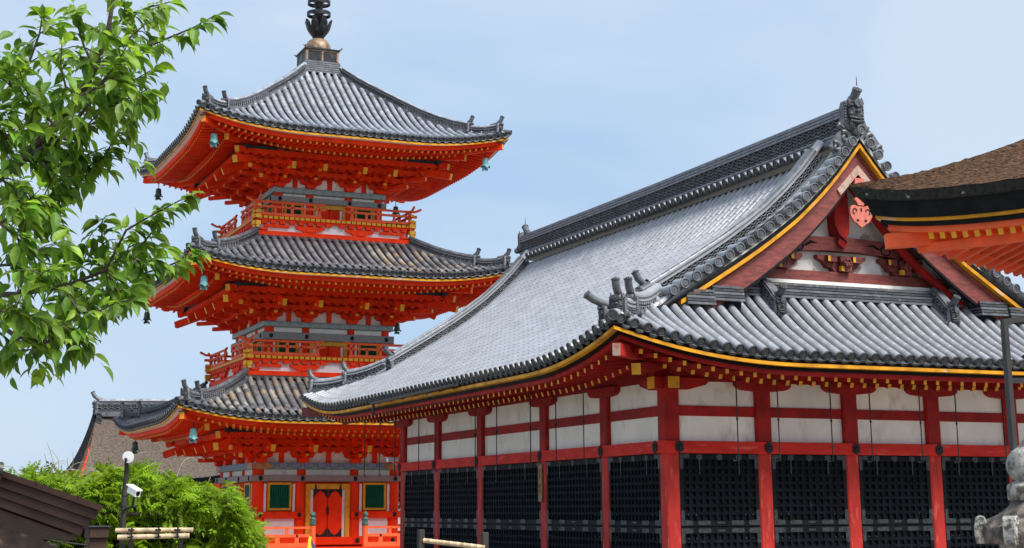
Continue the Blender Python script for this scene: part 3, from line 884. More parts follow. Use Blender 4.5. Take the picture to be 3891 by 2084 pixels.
TILE_M2 = mat('ridge_tile', (0.2, 0.2, 0.22), 0.5, 0.2, 4, bump=0.15, bscale=20, rand=0.15)
rz = 11.75
mp = [Vector((XC, -.75, rz)), Vector((XC, 5, rz - .03)), Vector((XC, YC, rz - .05)), Vector((XC, 16, rz - .03)), Vector((XC, 21.9, rz))]
RIDGE = layered_ridge('main_ridge', mp, [(.42, -.1, .02, 0), (.36, .02, .09, 1), (.33, .09, .15, 0), (.35, .15, .2, 1), (.24, .2, .62, 2), (.35, .62, .67, 1), (.32, .67, .72, 0), (.34, .72, .77, 1), (.31, .77, .82, 0), (.33, .82, .87, 1), (.26, .87, .92, 0)], [TILE_M, TILE_M2, TILE_D], HALL)
wave_rows(mp, .25, .2, 4, .3, .105, TILE_M, RIDGE)
cap_tiles(mp, .15, .9, .34, TILE_M, RIDGE)
# short round tiles with discs below the main ridge
for i in range(56):
    yy = .35 + i * .366
    if yy > 20.6: break
    link('round_ridge_tile', dt, RIDGE, frame(Vector((XC - .62, yy, rz - .14)), Vector((1, 0, .35)), Vector((-.3, 0, 1))))
# descending ridges near both gables
def descend(yy, name):
    xs = [5.42, 4.9, 4.3, 3.6, 2.9, 2.2, 1.5, .8, .2, -.35]
    path = [Vector((x, yy, P(x) + .02)) for x in xs]
    o = layered_ridge(name, path, [(.30, -.12, .06, 0), (.22, .06, .11, 1), (.2, .11, .16, 0), (.13, .16, .34, 2), (.22, .34, .39, 1), (.19, .39, .44, 0), (.21, .44, .49, 1), (.15, .49, .55, 0)], [TILE_M, TILE, TILE_D], HALL)
    wave_rows(path, .14, .16, 2, .22, .085, TILE_M, o)
    cap_tiles(path, .17, .53, .36, TILE, o, objects=False)
    return path
dp = descend(.2, 'descending_ridge')
descend(LY - .05, 'descending_ridge')
# verge rolls between that ridge and the gable edge
for yy, mm in ((-.32, TILE_LICHEN), (-.66, TILE)):
    fr = []
    xs = np.linspace(-.75 if yy < -.5 else -.4, 5.5, 40)
    pts = [Vector((x, yy, P(x) + .05)) for x in xs]
    cap_tiles(pts, .13, 0, .36, mm, ROOF)
    cap_tiles([Vector((p.x, LY - yy, p.z)) for p in pts], .13, 0, .36, mm, ROOF)
# round verge tiles whose discs face out along the gable edge
xs = [5.5, 5.24, 4.98, 4.72, 4.45, 4.17, 3.89, 3.61, 3.31, 3.0, 2.69, 2.38, 2.06, 1.73, 1.4, 1.05, .73, .38, .03, -.3]
dtv = disc_tile_mesh('round_verge_tile', .135, .46, TILE, TILE_M)
for x in xs:
    for mir in (0, 1):
        z = P(x) + .24; xx = W - x if mir else x
        link('round_verge_tile', dtv, ROOF, frame(Vector((xx, -1.18, z)), Vector((0, 1, .04)), Vector((-.45 if not mir else .45, 0, 1))))
# thin packed tiles under the verge discs
for mir in (0, 1):
    mb = MB()
    xs2 = list(np.linspace(-.55, 5.8, 26))
    for dy, dz0, dz1 in ((-1.12, .0, .06), (-1.09, .07, .12)):
        pts = [Vector((W - x if mir else x, dy, P(x))) for x in xs2]
        mb.sweep(pts, [(-.0, dz0), (.6, dz0), (.6, dz1), (0, dz1)], 0, side=(0, 1, 0))
    mb.build('verge_tile_bed', TILE_LICHEN, ROOF)
# ---- gable
yb = -.92                                               # front of the bargeboards
def band(name, m, off0, off1, y0, y1, x0=-.1, x1=5.8, parent=HALL, mir=(0, 1), n=24):
    """board following the verge curve, between two offsets below it (measured along z)"""
    mb = MB()
    for mi_ in mir:
        xs_ = np.linspace(x0, x1, n); a = []; b = []
        for x in xs_:
            X = W - x if mi_ else x
            a.append((X, P(x) - off0)); b.append((X, P(x) - off1))
        f0 = [[Vector((q[0], y0, q[1])) for q in a], [Vector((q[0], y0, q[1])) for q in b], [Vector((q[0], y1, q[1])) for q in b], [Vector((q[0], y1, q[1])) for q in a]]
        mb.grid(f0 + [f0[0]])
        mb.add([f0[0][0], f0[1][0], f0[2][0], f0[3][0]], [(0, 1, 2, 3)])
    return mb.build(name, m, parent)
band('black_verge_board', BLACK, -.02, .14, yb - .16, yb + .3, x0=-.25)
band('yellow_verge_board', YEL_F, .14, .255, yb - .19, yb + .3, x0=-.05)
for mi_ in (0, 1):
    band('bargeboard', RED_W, .26, .95, yb, yb + .1, x0=.7, mir=(mi_,))
    band('bargeboard_trim', BLACK, .951, 1.03, yb + .005, yb + .095, x0=.55, mir=(mi_,))
    band('bargeboard_rib', RED_W, .32, .40, yb - .03, yb - .001, x0=.3, mir=(mi_,))
    band('gable_soffit', WHITE_W, .27, .33, yb + .11, .2, x0=.3, mir=(mi_,))
    band('gable_rafter', RED, .95, 1.15, yb + .45, yb + .62, x0=1.6, mir=(mi_,))
yg = .22
gw = MB()
poly = [(x, P(x) - .3) for x in np.linspace(.9, 5.8, 20)] + [(W - x, P(x) - .3) for x in np.linspace(5.8, .9, 20)]
gw.prism(poly, (0, yg, 0), (1, 0, 0), (0, 0, 1), (0, .2, 0))
gw.build('gable_wall', WHITE_W, HALL)
gw2 = MB(); poly2 = [(x, P(x) - .3) for x in np.linspace(.9, 5.8, 20)] + [(W - x, P(x) - .3) for x in np.linspace(5.8, .9, 20)]
gw2.prism(poly2, (0, LY - .2, 0), (1, 0, 0), (0, 0, 1), (0, .2, 0)); gw2.build('gable_wall', WHITE_W, HALL)
zb = 7.78
MB().bbox(2.2, W - 2.2, yg - .28, yg + .02, zb, zb + .3, 0, .02).build('gable_sill_beam', RED_W, HALL)
MB().box(1.4, W - 1.4, yg - .36, yg - .02, zb - .1, zb - .003).build('white_flashing', WHITE, HALL)
# rainbow beam with curled ends
rb = MB(); pts = []
for i in range(17):
    u = -1 + 2 * i / 16; pts.append((XC + u * 1.95, 8.98 + .1 * (1 - u * u)))
for i in range(17):
    u = 1 - 2 * i / 16; pts.append((XC + u * 1.95, 8.55 + .13 * (1 - abs(u) ** 3)))
rb.prism(pts, (0, yg - .26, 0), (1, 0, 0), (0, 0, 1), (0, .28, 0))
RB = rb.build('rainbow_beam', RED_W, HALL)
sc = MB()
for sx in (-1, 1):
    path = []
    for i in range(15):
        t = i / 14; a = math.pi * (.1 + 2.1 * t); r = .2 * (1 - .62 * t)
        path.append((XC + sx * (1.5 + r * math.cos(a) * 1.3), yg - .265, 8.76 + r * math.sin(a)))
    sc.tube(path, [.03 * (1 - .5 * i / 14) for i in range(15)], 5)
    sc.tube([(XC + sx * 1.24, yg - .265, 8.8), (XC + sx * 1.05, yg - .265, 8.9), (XC + sx * .85, yg - .265, 8.88)], [.03, .04, .01], 5)
sc.build('carved_scroll', BLACK, RB)
for sx in (-1, 1):                                       # short beams from the bargeboard to the rainbow beam
    MB().bbox(min(XC + sx * 1.96, XC + sx * 2.95), max(XC + sx * 1.96, XC + sx * 2.95), yg - .3, yg, 8.62, 8.95).build('side_beam', RED_W, HALL)
# bottle strut
st = MB(); out = [(.22, 10.75), (.23, 10.2), (.25, 9.7), (.24, 9.4), (.2, 9.15), (.1, 9.02), (.17, 8.93), (.14, 8.84), (.06, 8.8), (0, 8.74)]
st.prism([(XC - .05 + q[0], q[1]) for q in out] + [(XC - .05 - q[0], q[1]) for q in out[::-1][1:]], (0, yg - .38, 0), (1, 0, 0), (0, 0, 1), (0, .4, 0))
ST = st.build('bottle_strut', RED, HALL)
s2 = MB(); s2.tube([(XC - .28, yg - .39, 9.35), (XC - .2, yg - .39, 9.12), (XC - .06, yg - .39, 9.02), (XC + .06, yg - .39, 8.93), (XC, yg - .39, 8.86)], [.015, .03, .03, .02, .01], 5)
s2.build('carved_scroll', BLACK, ST)
# frog-leg bracket sets between rainbow beam and sill beam
def frog(x, w, nm='frog_leg_bracket'):
    mb = MB()
    mb.prism([(x - w, 8.56), (x - w * .98, 8.46), (x - w * .8, 8.4), (x - w * .66, 8.3), (x - w * .6, 8.22), (x - .33, 8.2), (x - .3, 8.12), (x - .2, 8.07), (x + .2, 8.07), (x + .3, 8.12), (x + .33, 8.2), (x + w * .6, 8.22), (x + w * .66, 8.3), (x + w * .8, 8.4), (x + w * .98, 8.46), (x + w, 8.56)], (0, yg - .2, 0), (1, 0, 0), (0, 0, 1), (0, .2, 0))
    for xx in (-.42, 0, .42):
        mb.box(x + xx - .15, x + xx + .15, yg - .36, yg - .19, 8.36, 8.53, 0)
    mb.box(x - .17, x + .17, yg - .42, yg - .18, 8.09, 8.25, 0); mb.box(x - .14, x + .14, yg - .5, yg - .3, 8.26, 8.37, 0)
    for xx in (-.42, .42): mb.box(x + xx - .15, x + xx - .06, yg - .364, yg - .3, 8.37, 8.52, 1)
    mb.box(x - .172, x - .08, yg - .424, yg - .3, 8.1, 8.24, 1)
    for k in range(6):
        mb.ball((x + .09 * math.cos(k), yg - .5, 8.33 + .09 * math.sin(k * 1.1)), .05, 6, 0)
    return mb.build(nm, [RED_W, YEL], HALL)
frog(XC, .82); frog(XC - 2.05, .75); frog(XC + 2.05, .75)
# carved pendant under the apex, with its bare board
gp_ = MB()
half = [(0, 10.6), (.14, 10.6), (.17, 10.42), (.14, 10.26), (.1, 10.14), (.13, 10.05), (.2, 9.99), (.14, 9.93), (.1, 9.86), (.13, 9.8), (.2, 9.83), (.28, 9.82), (.345, 9.75), (.37, 9.64), (.355, 9.53), (.31, 9.44), (.27, 9.40), (.22, 9.34), (.15, 9.32), (.1, 9.26), (.04, 9.24), (0, 9.2)]
for (a0, z0), (a1, z1) in zip(half[:-1], half[1:]):         # carved in strips so that the waist and lobes stay crisp
    z_m, z_M = min(z0, z1), max(z0, z1)
    if z_M - z_m < 1e-3: continue
    p0, p1 = ((a0, z0), (a1, z1)) if z0 > z1 else ((a1, z1), (a0, z0))
    gp_.prism([(XC - p0[0], p0[1]), (XC - p1[0], p1[1]), (XC + p1[0], p1[1]), (XC + p0[0], p0[1])], (0, yb - .09, 0), (1, 0, 0), (0, 0, 1), (0, .08, 0))
GP = gp_.build('gable_pendant', PINK, HALL)
g2 = MB()
for sx in (-1, 1):
    path = [(XC + sx * (.2 + (.1 - .06 * t) * math.cos(-1.2 + 4.6 * t)), yb - .092, 9.66 + (.1 - .06 * t) * math.sin(-1.2 + 4.6 * t)) for t in np.linspace(0, 1, 9)]
    g2.tube(path, .018, 5); g2.ball((XC + sx * .13, yb - .09, 9.4), .045, 7, sc=(1.2, .3, .8))
    g2.ball((XC, yb - .09, 9.7), .04, 7, sc=(.8, .3, 1.6))
g2.build('carved_scroll', BLACK, GP)
for sx in (-1, 1):
    m_ = MB(); m_.prism([(0, 10.98), (sx * .0, 10.72), (sx * .62, 10.08), (sx * .72, 10.24)], (XC, yb - .05, 0), (1, 0, 0), (0, 0, 1), (0, .05, 0))
    m_.build('bare_board', BARE, HALL)
# packed flat tiles along the foot of the gable, stepping out at the ends
for i in range(5):
    w = .34 - .02 * i
    mb = MB(); z0 = 7.22 + i * .085
    mb.box(1.9, W - 1.9, -.42 - .03 * (4 - i) * .5, yg - .05, z0, z0 + .062)
    for sx in (0, 1):
        for x0, x1, yo in ((.95, 1.9, -1.0), (.1, .95, -1.12)):
            a, b = (x0, x1) if not sx else (W - x1, W - x0)
            dz = -.27 if x0 > .5 else -.42
            mb.box(a, b - .002, yo - .02 * (4 - i), yg - .1, z0 + dz, z0 + dz + .062)
    mb.build('packed_flat_tiles', TILE_D if i % 2 else TILE_M, HALL)
MB().box(1.9, W - 1.9, -.36, yg - .07, 7.15, 7.64).build('mortar_bed', BLACK, HALL)
for sx in (0, 1):
    a, b = (.2, 1.88) if not sx else (W - 1.88, W - .2)
    MB().box(a, b, -.9, yg - .12, 6.5, 7.26).build('mortar_bed', BLACK, HALL)

# ---- demon mask ridge ends
def demon(name, origin, right, fwd, sc=1.0, tube_path=None, horns=True, scrolls=True, emblem=False, parent=HALL, mats=(TILE_D, TILE_M)):
    """ridge end tile: shouldered plate with scroll sides, horned face, round boss and a tube tile on top; local x right, y out, z up"""
    R_, F_ = Vector(right).normalized(), Vector(fwd).normalized(); O = Vector(origin)
    def w(a, b, c): return O + (R_ * a + F_ * b + Vector((0, 0, 1)) * c) * sc
    class L(MB):
        def bl(s, c, r, n=9, mi=0, q=(1, 1, 1)):
            b = MB().ball((0, 0, 0), r, n, 0, q); s.add([w(c[0] + v[0], c[1] + v[1], c[2] + v[2]) for v in b.v], b.f, mi)
        def tb(s, path, r, n=7, mi=0): s.tube([w(*p) for p in path], [q * sc for q in r] if isinstance(r, list) else r * sc, n, mi)
    m = L()
    out = [(.36, 0), (.40, .1), (.4, .25), (.33, .38), (.35, .7), (.3, .84), (.18, .9)]
    poly = [w(a, -.1, c) for a, c in out] + [w(-a, -.1, c) for a, c in out[::-1]]
    n = len(poly); f = F_ * .2 * sc
    m.add(poly + [p + f for p in poly], [tuple(range(n - 1, -1, -1)), tuple(range(n, 2 * n))] + [(i, (i + 1) % n, n + (i + 1) % n, n + i) for i in range(n)], 1)
    for sx in (-1, 1):                                    # beaded rim and scroll foot
        for k in range(7): m.bl((sx * .31, .12, .28 + .085 * k), .034, 6, 1)
        if scrolls:
            m.tb([(sx * (.42 + (.13 - .1 * t) * math.cos(2.6 + 5.2 * t)), .02, .14 + (.13 - .1 * t) * math.sin(2.6 + 5.2 * t)) for t in np.linspace(0, 1, 11)], [.075] * 6 + [.06, .055, .05, .045, .04], 7, 1)
            for k in range(3): m.bl((sx * (.38 + .05 * k), .11, .05 + .03 * k), .032, 6, 1)
        if horns: m.tb([(sx * .17, .16, .66), (sx * .24, .2, .8), (sx * .22, .2, .97)], [.07, .055, .01], 7)
        m.bl((sx * .13, .2, .6), .075, 8, 0, (1, .9, .8)); m.bl((sx * .13, .265, .6), .034, 6, 1)      # eyes
        m.tb([(sx * .03, .24, .68), (sx * .14, .27, .69), (sx * .24, .18, .74)], [.03, .04, .02], 6)          # brows
        m.bl((sx * .16, .2, .45), .09, 8, 0, (1, .8, .8))                                                  # cheeks
        m.tb([(sx * .07, .25, .33), (sx * .075, .27, .26)], [.025, .006], 5, 1)                               # fangs
    m.bl((0, .13, .5), .25, 12, 0, (1, .7, 1.15)); m.bl((0, .3, .52), .075, 8, 0, (1.2, 1, .8))
    m.tb([(-.2, .2, .36), (-.1, .27, .32), (0, .29, .31), (.1, .27, .32), (.2, .2, .36)], .04, 6)
    m.tb([(-.18, .2, .26), (0, .29, .2), (.18, .2, .26)], .045, 6)
    for k in range(9): m.tb([(-.2 + .05 * k, .2, .2), (-.22 + .055 * k, .22, .02)], [.035, .012], 5)
    m.bl((.02 if emblem else 0, .3, .74), .02, 5)
    O_ = m.build(name, list(mats), parent, True)
    b = L(); bz = .76
    b.tb([(0, .1, bz), (0, .33, bz)], .115, 12, 0); b.tb([(0, .33, bz), (0, .36, bz)], .125, 12, 1)
    if emblem:
        for pa in ([(-.07, .365, bz + .02), (.07, .365, bz + .03)], [(0, .365, bz + .09), (0, .365, bz + .01), (-.06, .365, bz - .08)], [(0, .365, bz + .01), (.06, .365, bz - .08)]):
            b.tb(pa, .014, 4, 1)
    else: b.bl((0, .36, bz), .05, 8, 1)
    b.build('boss', list(mats), O_, True)
    return O_
def horn_tile(path, r, parent, pin=False, mats=(TILE_M, TILE_D)):
    """round tube tile curling up over a ridge end, disc at its mouth"""
    mb = MB(); pts = [Vector(p) for p in path]
    mb.tube(pts, r, 12, 0)
    d = (pts[-1] - pts[-2]).normalized()
    mb.tube([pts[-1], pts[-1] + d * .035], r * 1.12, 14, 1)
    mb.tube([pts[-1] + d * .03, pts[-1] + d * .045], r * .6, 10, 0)
    a = d.orthogonal().normalized(); b = d.cross(a)
    for j in range(3):
        an = 2.1 * j; c = pts[-1] + d * .05 + (a * math.cos(an) + b * math.sin(an)) * r * .32
        mb.ball(c, r * .2, 6, 1)
    if pin: mb.tube([pts[-1] + Vector((0, 0, r)), pts[-1] + Vector((0, 0, r + .28))], [.02, .006], 5, 1)
    return mb.build('horn_tile', list(mats), parent, True)
# main ridge, near end: the big mask
dm = demon('demon_ridge_tile', (XC - .1, -.95, 11.96), (1, 0, 0), (0, -1, 0), .98, emblem=True)
horn_tile([(XC, -.5, 12.62), (XC, -.75, 12.75), (XC, -1.0, 12.98), (XC, -1.12, 13.12)], .13, dm, True)
cl = MB()
for sx in (-1, 1):
    for dx, dz, r in ((.42, -.12, .17), (.72, -.42, .14), (.28, -.3, .12)):
        path = [(XC + sx * (dx + r * (1 - .8 * t) * math.cos(1 + 7 * t)), -1.02, 11.86 + dz + r * (1 - .8 * t) * math.sin(1 + 7 * t)) for t in np.linspace(0, 1, 13)]
        cl.tube(path, [.065 * (1 - .55 * i / 12) for i in range(13)], 6)
    cl.prism([(XC + sx * .1, 11.75), (XC + sx * .35, 12.1), (XC + sx * .62, 11.85), (XC + sx * .9, 11.45), (XC + sx * .75, 11.25), (XC + sx * .4, 11.6)], (0, -1.0, 0), (1, 0, 0), (0, 0, 1), (0, .12, 0))
cl.build('cloud_scroll', TILE_M, dm)
link('round_verge_tile', dtv, dm, frame(Vector((XC, -1.2, 11.95)), Vector((0, 1, .04)), Vector((0, 0, 1))))
# far end
dm2 = demon('demon_ridge_tile', (XC, 22.0, 11.95), (-1, 0, 0), (0, 1, 0), 1.0)
horn_tile([(XC, 21.5, 12.62), (XC, 21.75, 12.75), (XC, 22.0, 12.95), (XC, 22.1, 13.08)], .13, dm2, True)
# descending ridges' lower ends
for yy, sgn in ((.2, 1), (LY - .05, -1)):
    x0 = -.42
    o = demon('demon_ridge_tile', (x0, yy, P(x0) - .1), (0, -1, 0), (-1, 0, 0), .62)
    horn_tile([(x0 + .3, yy, P(x0) + .55), (x0, yy, P(x0) + .62), (x0 - .18, yy, P(x0) + .78), (x0 - .26, yy, P(x0) + .93)], .1, o)
# corner ridges (two steps) running out to the near and the far left corner
def corner_ridge(c0, dirv, d1, d2, zf):
    """c0 = where the hip starts at the top, dirv = plan direction outwards; d1, d2 lengths of the two steps"""
    dv = Vector((dirv[0], dirv[1], 0))
    def pth(a, b, curl):
        out = []
        for i in range(7):
            t = i / 6; d = a + (b - a) * t; p = Vector((c0[0], c0[1], 0)) + dv * d
            out.append(Vector((p.x, p.y, zf(p) + curl * t ** 2.4)))
        return out
    for (a, b, curl, h) in ((0, d1, .14, 1.0), (d1, d2, .1, .8)):
        path = pth(a, b, curl)
        o = layered_ridge('corner_ridge', path, [(.2, -.1, .07, 0), (.1, .07, .07 + .2 * h, 1), (.17, .07 + .2 * h, .12 + .2 * h, 2), (.15, .12 + .2 * h, .17 + .2 * h, 0), (.17, .17 + .2 * h, .22 + .2 * h, 2)], [TILE_M, TILE_D, TILE], HALL)
        wave_rows(path, .11, .07, 2, .2, .1 * h, TILE_M, o)
        cap_tiles(path, .125, .2 + .2 * h, .34, TILE, o)
        e = path[-1]; rgt = Vector((dv.y, -dv.x, 0))
        m = demon('demon_ridge_tile', e + Vector((0, 0, -.12)), -rgt if dv.y < 0 else -rgt, dv, .6 if h == 1.0 else .62)
        horn_tile([e - dv * .35 + Vector((0, 0, .36)), e - dv * .05 + Vector((0, 0, .44)), e + dv * .12 + Vector((0, 0, .6)), e + dv * .18 + Vector((0, 0, .78))], .1, m)
zf = lambda p: hz_left(p.y, p.x - EO)
corner_ridge((-.35, -.35), Vector((-1, -1, 0)).normalized(), 2.3, 3.32, lambda p: P(p.x) + lift(p.x - EO) * fade(p.x - EO))
corner_ridge((-.3, Y1E - 2.7), Vector((-1, 1, 0)).normalized(), 1.75, 3.25, lambda p: P(p.x) + lift(p.x - EO) * fade(p.x - EO))
mq = demon('demon_ridge_tile', (-2.72, -1.95, 6.13), (0, -1, 0), (-1, 0, 0), .42)
horn_tile([(-2.4, -1.95, 6.5), (-2.72, -1.95, 6.56), (-3.0, -1.95, 6.66), (-3.16, -1.95, 6.76)], .1, mq)
# the roll at the very corner
link('round_eave_tile', dtv, ROOF, frame(Vector((-2.98, -2.98, 6.17)), Vector((1, 1, .3)), Vector((0, 0, 1))))
# two short ridges coming down the skirt roof from the gable foot
for x0 in (2.95, W - 2.95):
    path = [Vector((x0, yy, S(yy) + .0 + (.18 if yy > -.6 else .1) + .12 * max(0, (-.55 - yy)) )) for yy in (-.3, -.55, -.8, -1.02)]
    o = layered_ridge('short_ridge', path, [(.18, -.2, .04, 0), (.1, .04, .22, 1), (.16, .22, .27, 2), (.13, .27, .32, 0)], [TILE_M, TILE_D, TILE_M], HALL)
    wave_rows(path, .11, .05, 2, .16, .085, TILE_M, o)
    cap_tiles(path, .11, .3, .3, TILE_M, o)
    m = demon('demon_ridge_tile', (x0, -1.08, S(-1.08) - .02), (1, 0, 0), (0, -1, 0), .55)
    horn_tile([(x0, -.8, S(-.8) + .4), (x0, -1.05, S(-1.05) + .55), (x0, -1.22, S(-1.2) + .75), (x0, -1.3, S(-1.25) + .88)], .1, m)
# ================================================================== THREE-STORIED PAGODA
AX, AY = 1.74, 39.81
PG = thing('pagoda', 'tall three-storied vermilion pagoda with grey tiled roofs and a bronze spire', 'pagoda', (AX, AY, 0))
A0 = Vector((AX, AY, 0))
def sd(k, u, d, z):
    """point on side k (0 front, 1 left, 2 back, 3 right): u to the right seen from outside, d out from the axis"""
    x, y = u, -d
    for _ in range(k): x, y = y, -x
    return Vector((AX + x, AY + y, z))
def rot(k): return Matrix.Translation(A0) @ Matrix.Rotation(math.radians(-90 * k), 4, 'Z')
def side_link(name, me, k, parent=PG, kind=None):
    return link(name, me, parent, rot(k), kind=kind)
class PB(MB):
    """shapes given in side coordinates of the front: x = u, y = -d, z"""
    def bx(s, u0, u1, d0, d1, z0, z1, mi=0): return s.box(u0, u1, -d1, -d0, z0, z1, mi)

ST_ = [  # z of floor, half body, beams (z0,z1)x2, wall top, eave half, eave z, corner lift, roof profile, roof top half
    dict(fl=.40, h=3.65, b2=(2.95, 3.23), b1=(3.5, 3.81), ae=8.2, ez=5.68, lf=.6, R=([4.2, 5, 6.5, 8.2], [7.72, 7.16, 6.32, 5.68]), dt=4.2, win=(1.73, 2.8), waist=(1.27, 1.57)),
    dict(fl=8.78, h=3.2, b2=(9.61, 9.97), b1=(10.23, 10.49), ae=7.95, ez=12.40, lf=.66, R=([3.8, 5, 6.5, 7.95], [14.5, 13.76, 12.98, 12.40]), dt=3.8, win=(8.95, 9.5), waist=None),
    dict(fl=15.5, h=2.83, b2=(16.42, 16.7), b1=(16.87, 17.15), ae=7.7, ez=19.03, lf=.68, R=([.9, 1.5, 3, 4.5, 6, 7.7], [23.8, 23.2, 21.95, 20.77, 19.82, 19.03]), dt=.9, win=(15.65, 16.3), waist=None)]
PT = .387
rtO = roll_tile_mesh('roll_tile', .118, .40, OLD)
rtG = roll_tile_mesh('roll_tile', .118, .40, GREY_OLD)
rtP = roll_tile_mesh('roll_tile', .122, .42, TILE_P)
dtP = disc_tile_mesh('round_eave_tile', .122, .36, TILE_M, TILE_D, False)
ptP = pan_eave_mesh('flat_eave_tile', PT - .12, TILE_M)
def ovl_mesh():
    mb = MB(); n = 9; rows = []
    def wv(u): return .06 * math.cos(2 * math.pi * u) + .05
    us = [-.5 + k / (n - 1) for k in range(n)]
    for y, dz in ((0, -.05), (0, .0), (.36, .04), (.36, -.04)):
        rows.append([(u * PT, y, wv(u + .06) + dz + .02 * u) for u in us])
    mb.grid(rows)
    return mb.mesh('overlay_tile', TILE_M, True)
ovm = ovl_mesh()
disc_n = 0
pick_tiles = []
for si, s in enumerate(ST_):
    R = smoothcurve(s['R'][0], s['R'][1]); ae, ez, lf, dtop = s['ae'], s['ez'], s['lf'], s['dt']
    s['Rf'] = R
    def lft(d, lf=lf): return lf * max(0, (5.2 - max(d, 0)) / 5.2) ** 2.2
    def hz(u, d, R=R, ae=ae, lft=lft): return R(d) + lft(ae - abs(u)) * max(0, 1 - (ae - d) / 3.6) ** 1.2
    s['lft'], s['hz'] = lft, hz
    def surf(k, ae=ae, hz=hz): return lambda u, t: sd(k, u, ae - t, hz(u, ae - t))
    lim = lambda u, ae=ae, dtop=dtop: min(ae - abs(u), ae - dtop)
    rb = MB()
    for k in range(4):
        pan_sheet(rb, surf(k), -ae, ae, lambda u: max(.01, lim(u)), 40, .17, .14, .05)
    RO = rb.build('roof', TILE_W, PG)
    s['roof'] = RO
    vis = []; rest = []; matmesh = (rtO, rtG, rtP)[si]
    u = -ae + .22
    uu = []
    while u < ae - .15:
        uu.append(u); u += PT
    for k in range(4):
        for u in uu:
            fr = row_frames(surf(k), u, lim(u) - .08, .40 if si < 2 else .42)
            for j, f in enumerate(fr):
                if j == 0:
                    if k < 2: link('round_eave_tile', dtP, RO, f)
                    else: rest.append(f)
                    continue
                (vis if k == 0 else rest).append((f) if k else (f, u))
            if k < 2:
                f = row_frames(surf(k), u + PT / 2, .4, .3, up=-.06)
                if f: link('flat_eave_tile', ptP, RO, f[0])
            if k == 0 and si < 2 and u > -ae + 2.6 and u < ae - 1.6:
                f = row_frames(surf(k), u + PT / 2, 1.2, .4, up=.07, t0=.55 + .04 * math.sin(u))[0]
                link('overlay_tile', ovm, RO, f)
    # the 2nd storey roof: left part dark grey repaired rolls, right part old weathered ones
    if si == 1:
        a = [f for f, u in vis if u < 1.2]; b = [f for f, u in vis if u >= 1.2]
        joined('roll_tile_field', rtG, a + rest, GREY_OLD, RO)
        rest = []; pick = b
        random.shuffle(pick)
        for f in pick[:90]: link('roll_tile', rtO, RO, f)
        joined('roll_tile_field', rtO, pick[90:], OLD, RO)
    else:
        pick = [f for f, u in vis]; random.shuffle(pick); nn = 110 if si == 0 else 95
        for f in pick[:nn]: link('roll_tile', matmesh, RO, f)
        joined('roll_tile_field', matmesh, pick[nn:] + rest, (OLD, GREY_OLD, TILE_P)[si], RO)
    # eave boards
    def path(k, off, dz, n=30, ae=ae, ez=ez, lft=lft):
        a = ae - off
        return [sd(k, -a + 2 * a * i / n, a, ez + lft(a - abs(-a + 2 * a * i / n)) + dz) for i in range(n + 1)]
    def ring(name, m, off, d, z0, z1):
        mb = MB()
        for k in range(4): mb.grid([path(k, off, z0), path(k, off, z1), path(k, off + d, z1), path(k, off + d, z0), path(k, off, z0)])
        return mb.build(name, m, RO)
    ring('black_eave_board', BLACK, .1, .35, -.20, -.07)
    ring('yellow_eave_board', YEL_F, .06, .05, -.29, -.195)
    ring('white_eave_board', WPAINT, .115, .3, -.285, -.21)
    ring('red_eave_board', VERM, .34, .24, -.50, -.287)
    ring('inner_eave_board', VERM, 1.62, .2, -.62, -.46)
    sf = MB()
    for k in range(4): sf.grid([path(k, .45, -.46), path(k, 1.8, -.4), path(k, 2.75, -.05)])
    for k in range(4):
        a = s['h']; sf.grid([path(k, 2.75, -.05), [sd(k, -a + 2 * a * i / 30, a, ez + .75) for i in range(31)]])
    sf.build('soffit', VERM, RO)
    # rafters: the front ones one by one, the other sides joined
    def rm(L, w, h, sl):
        mb = MB(); mb.beam((0, 0, 0), (0, L, L * sl), w, h, 0, endmi=1); return mb.mesh('rafter', [VERM, YEL])
    r1, r2 = rm(1.45, .085, .11, .10), rm(1.7, .095, .12, .26)
    oth = []; oth2 = []
    for k in range(4):
        u = -ae + .75
        while u < ae - .7:
            for me, off, dz in ((r1, .46, -.575), (r2, 1.72, -.70)):
                if abs(u) > ae - off - .3: continue
                L = 1.45
                z = ez + lft(ae - off - abs(u)) * (1 - .1 * off) + dz
                m4 = Matrix.Translation(sd(k, u, ae - off, z)) @ Matrix.Rotation(math.radians(-90 * k), 4, 'Z')
                if k == 0 and not (me is r2 and si == 0): link('rafter', me, RO, m4)
                else: (oth if me is r1 else oth2).append(m4)
            u += .31
    joined('rafter_rows', r1, oth, [VERM, YEL], RO, smooth=False); joined('rafter_rows', r2, oth2, [VERM, YEL], RO, smooth=False)
    # hip rafters at the four corners
    zc = ez + lf
    for sx, sy in ((-1, -1), (1, -1), (-1, 1), (1, 1)):
        hb = MB(); D = lambda a, z: A0 + Vector((sx * a, sy * a, z))
        hb.beam(D(ae - .28, zc - .62), D(ae - 2.3, zc - .78), .22, .3, 0, endmi=1)
        hb.beam(D(ae - 1.7, zc - 1.02), D(ae - 3.6, zc - .75), .24, .3, 0, endmi=1)
        hb.beam(D(ae - .25, zc - .45), D(ae - .62, zc - .45), .34, .05, 2)
        hb.build('hip_rafter', [VERM, YEL, TILE_D], RO)
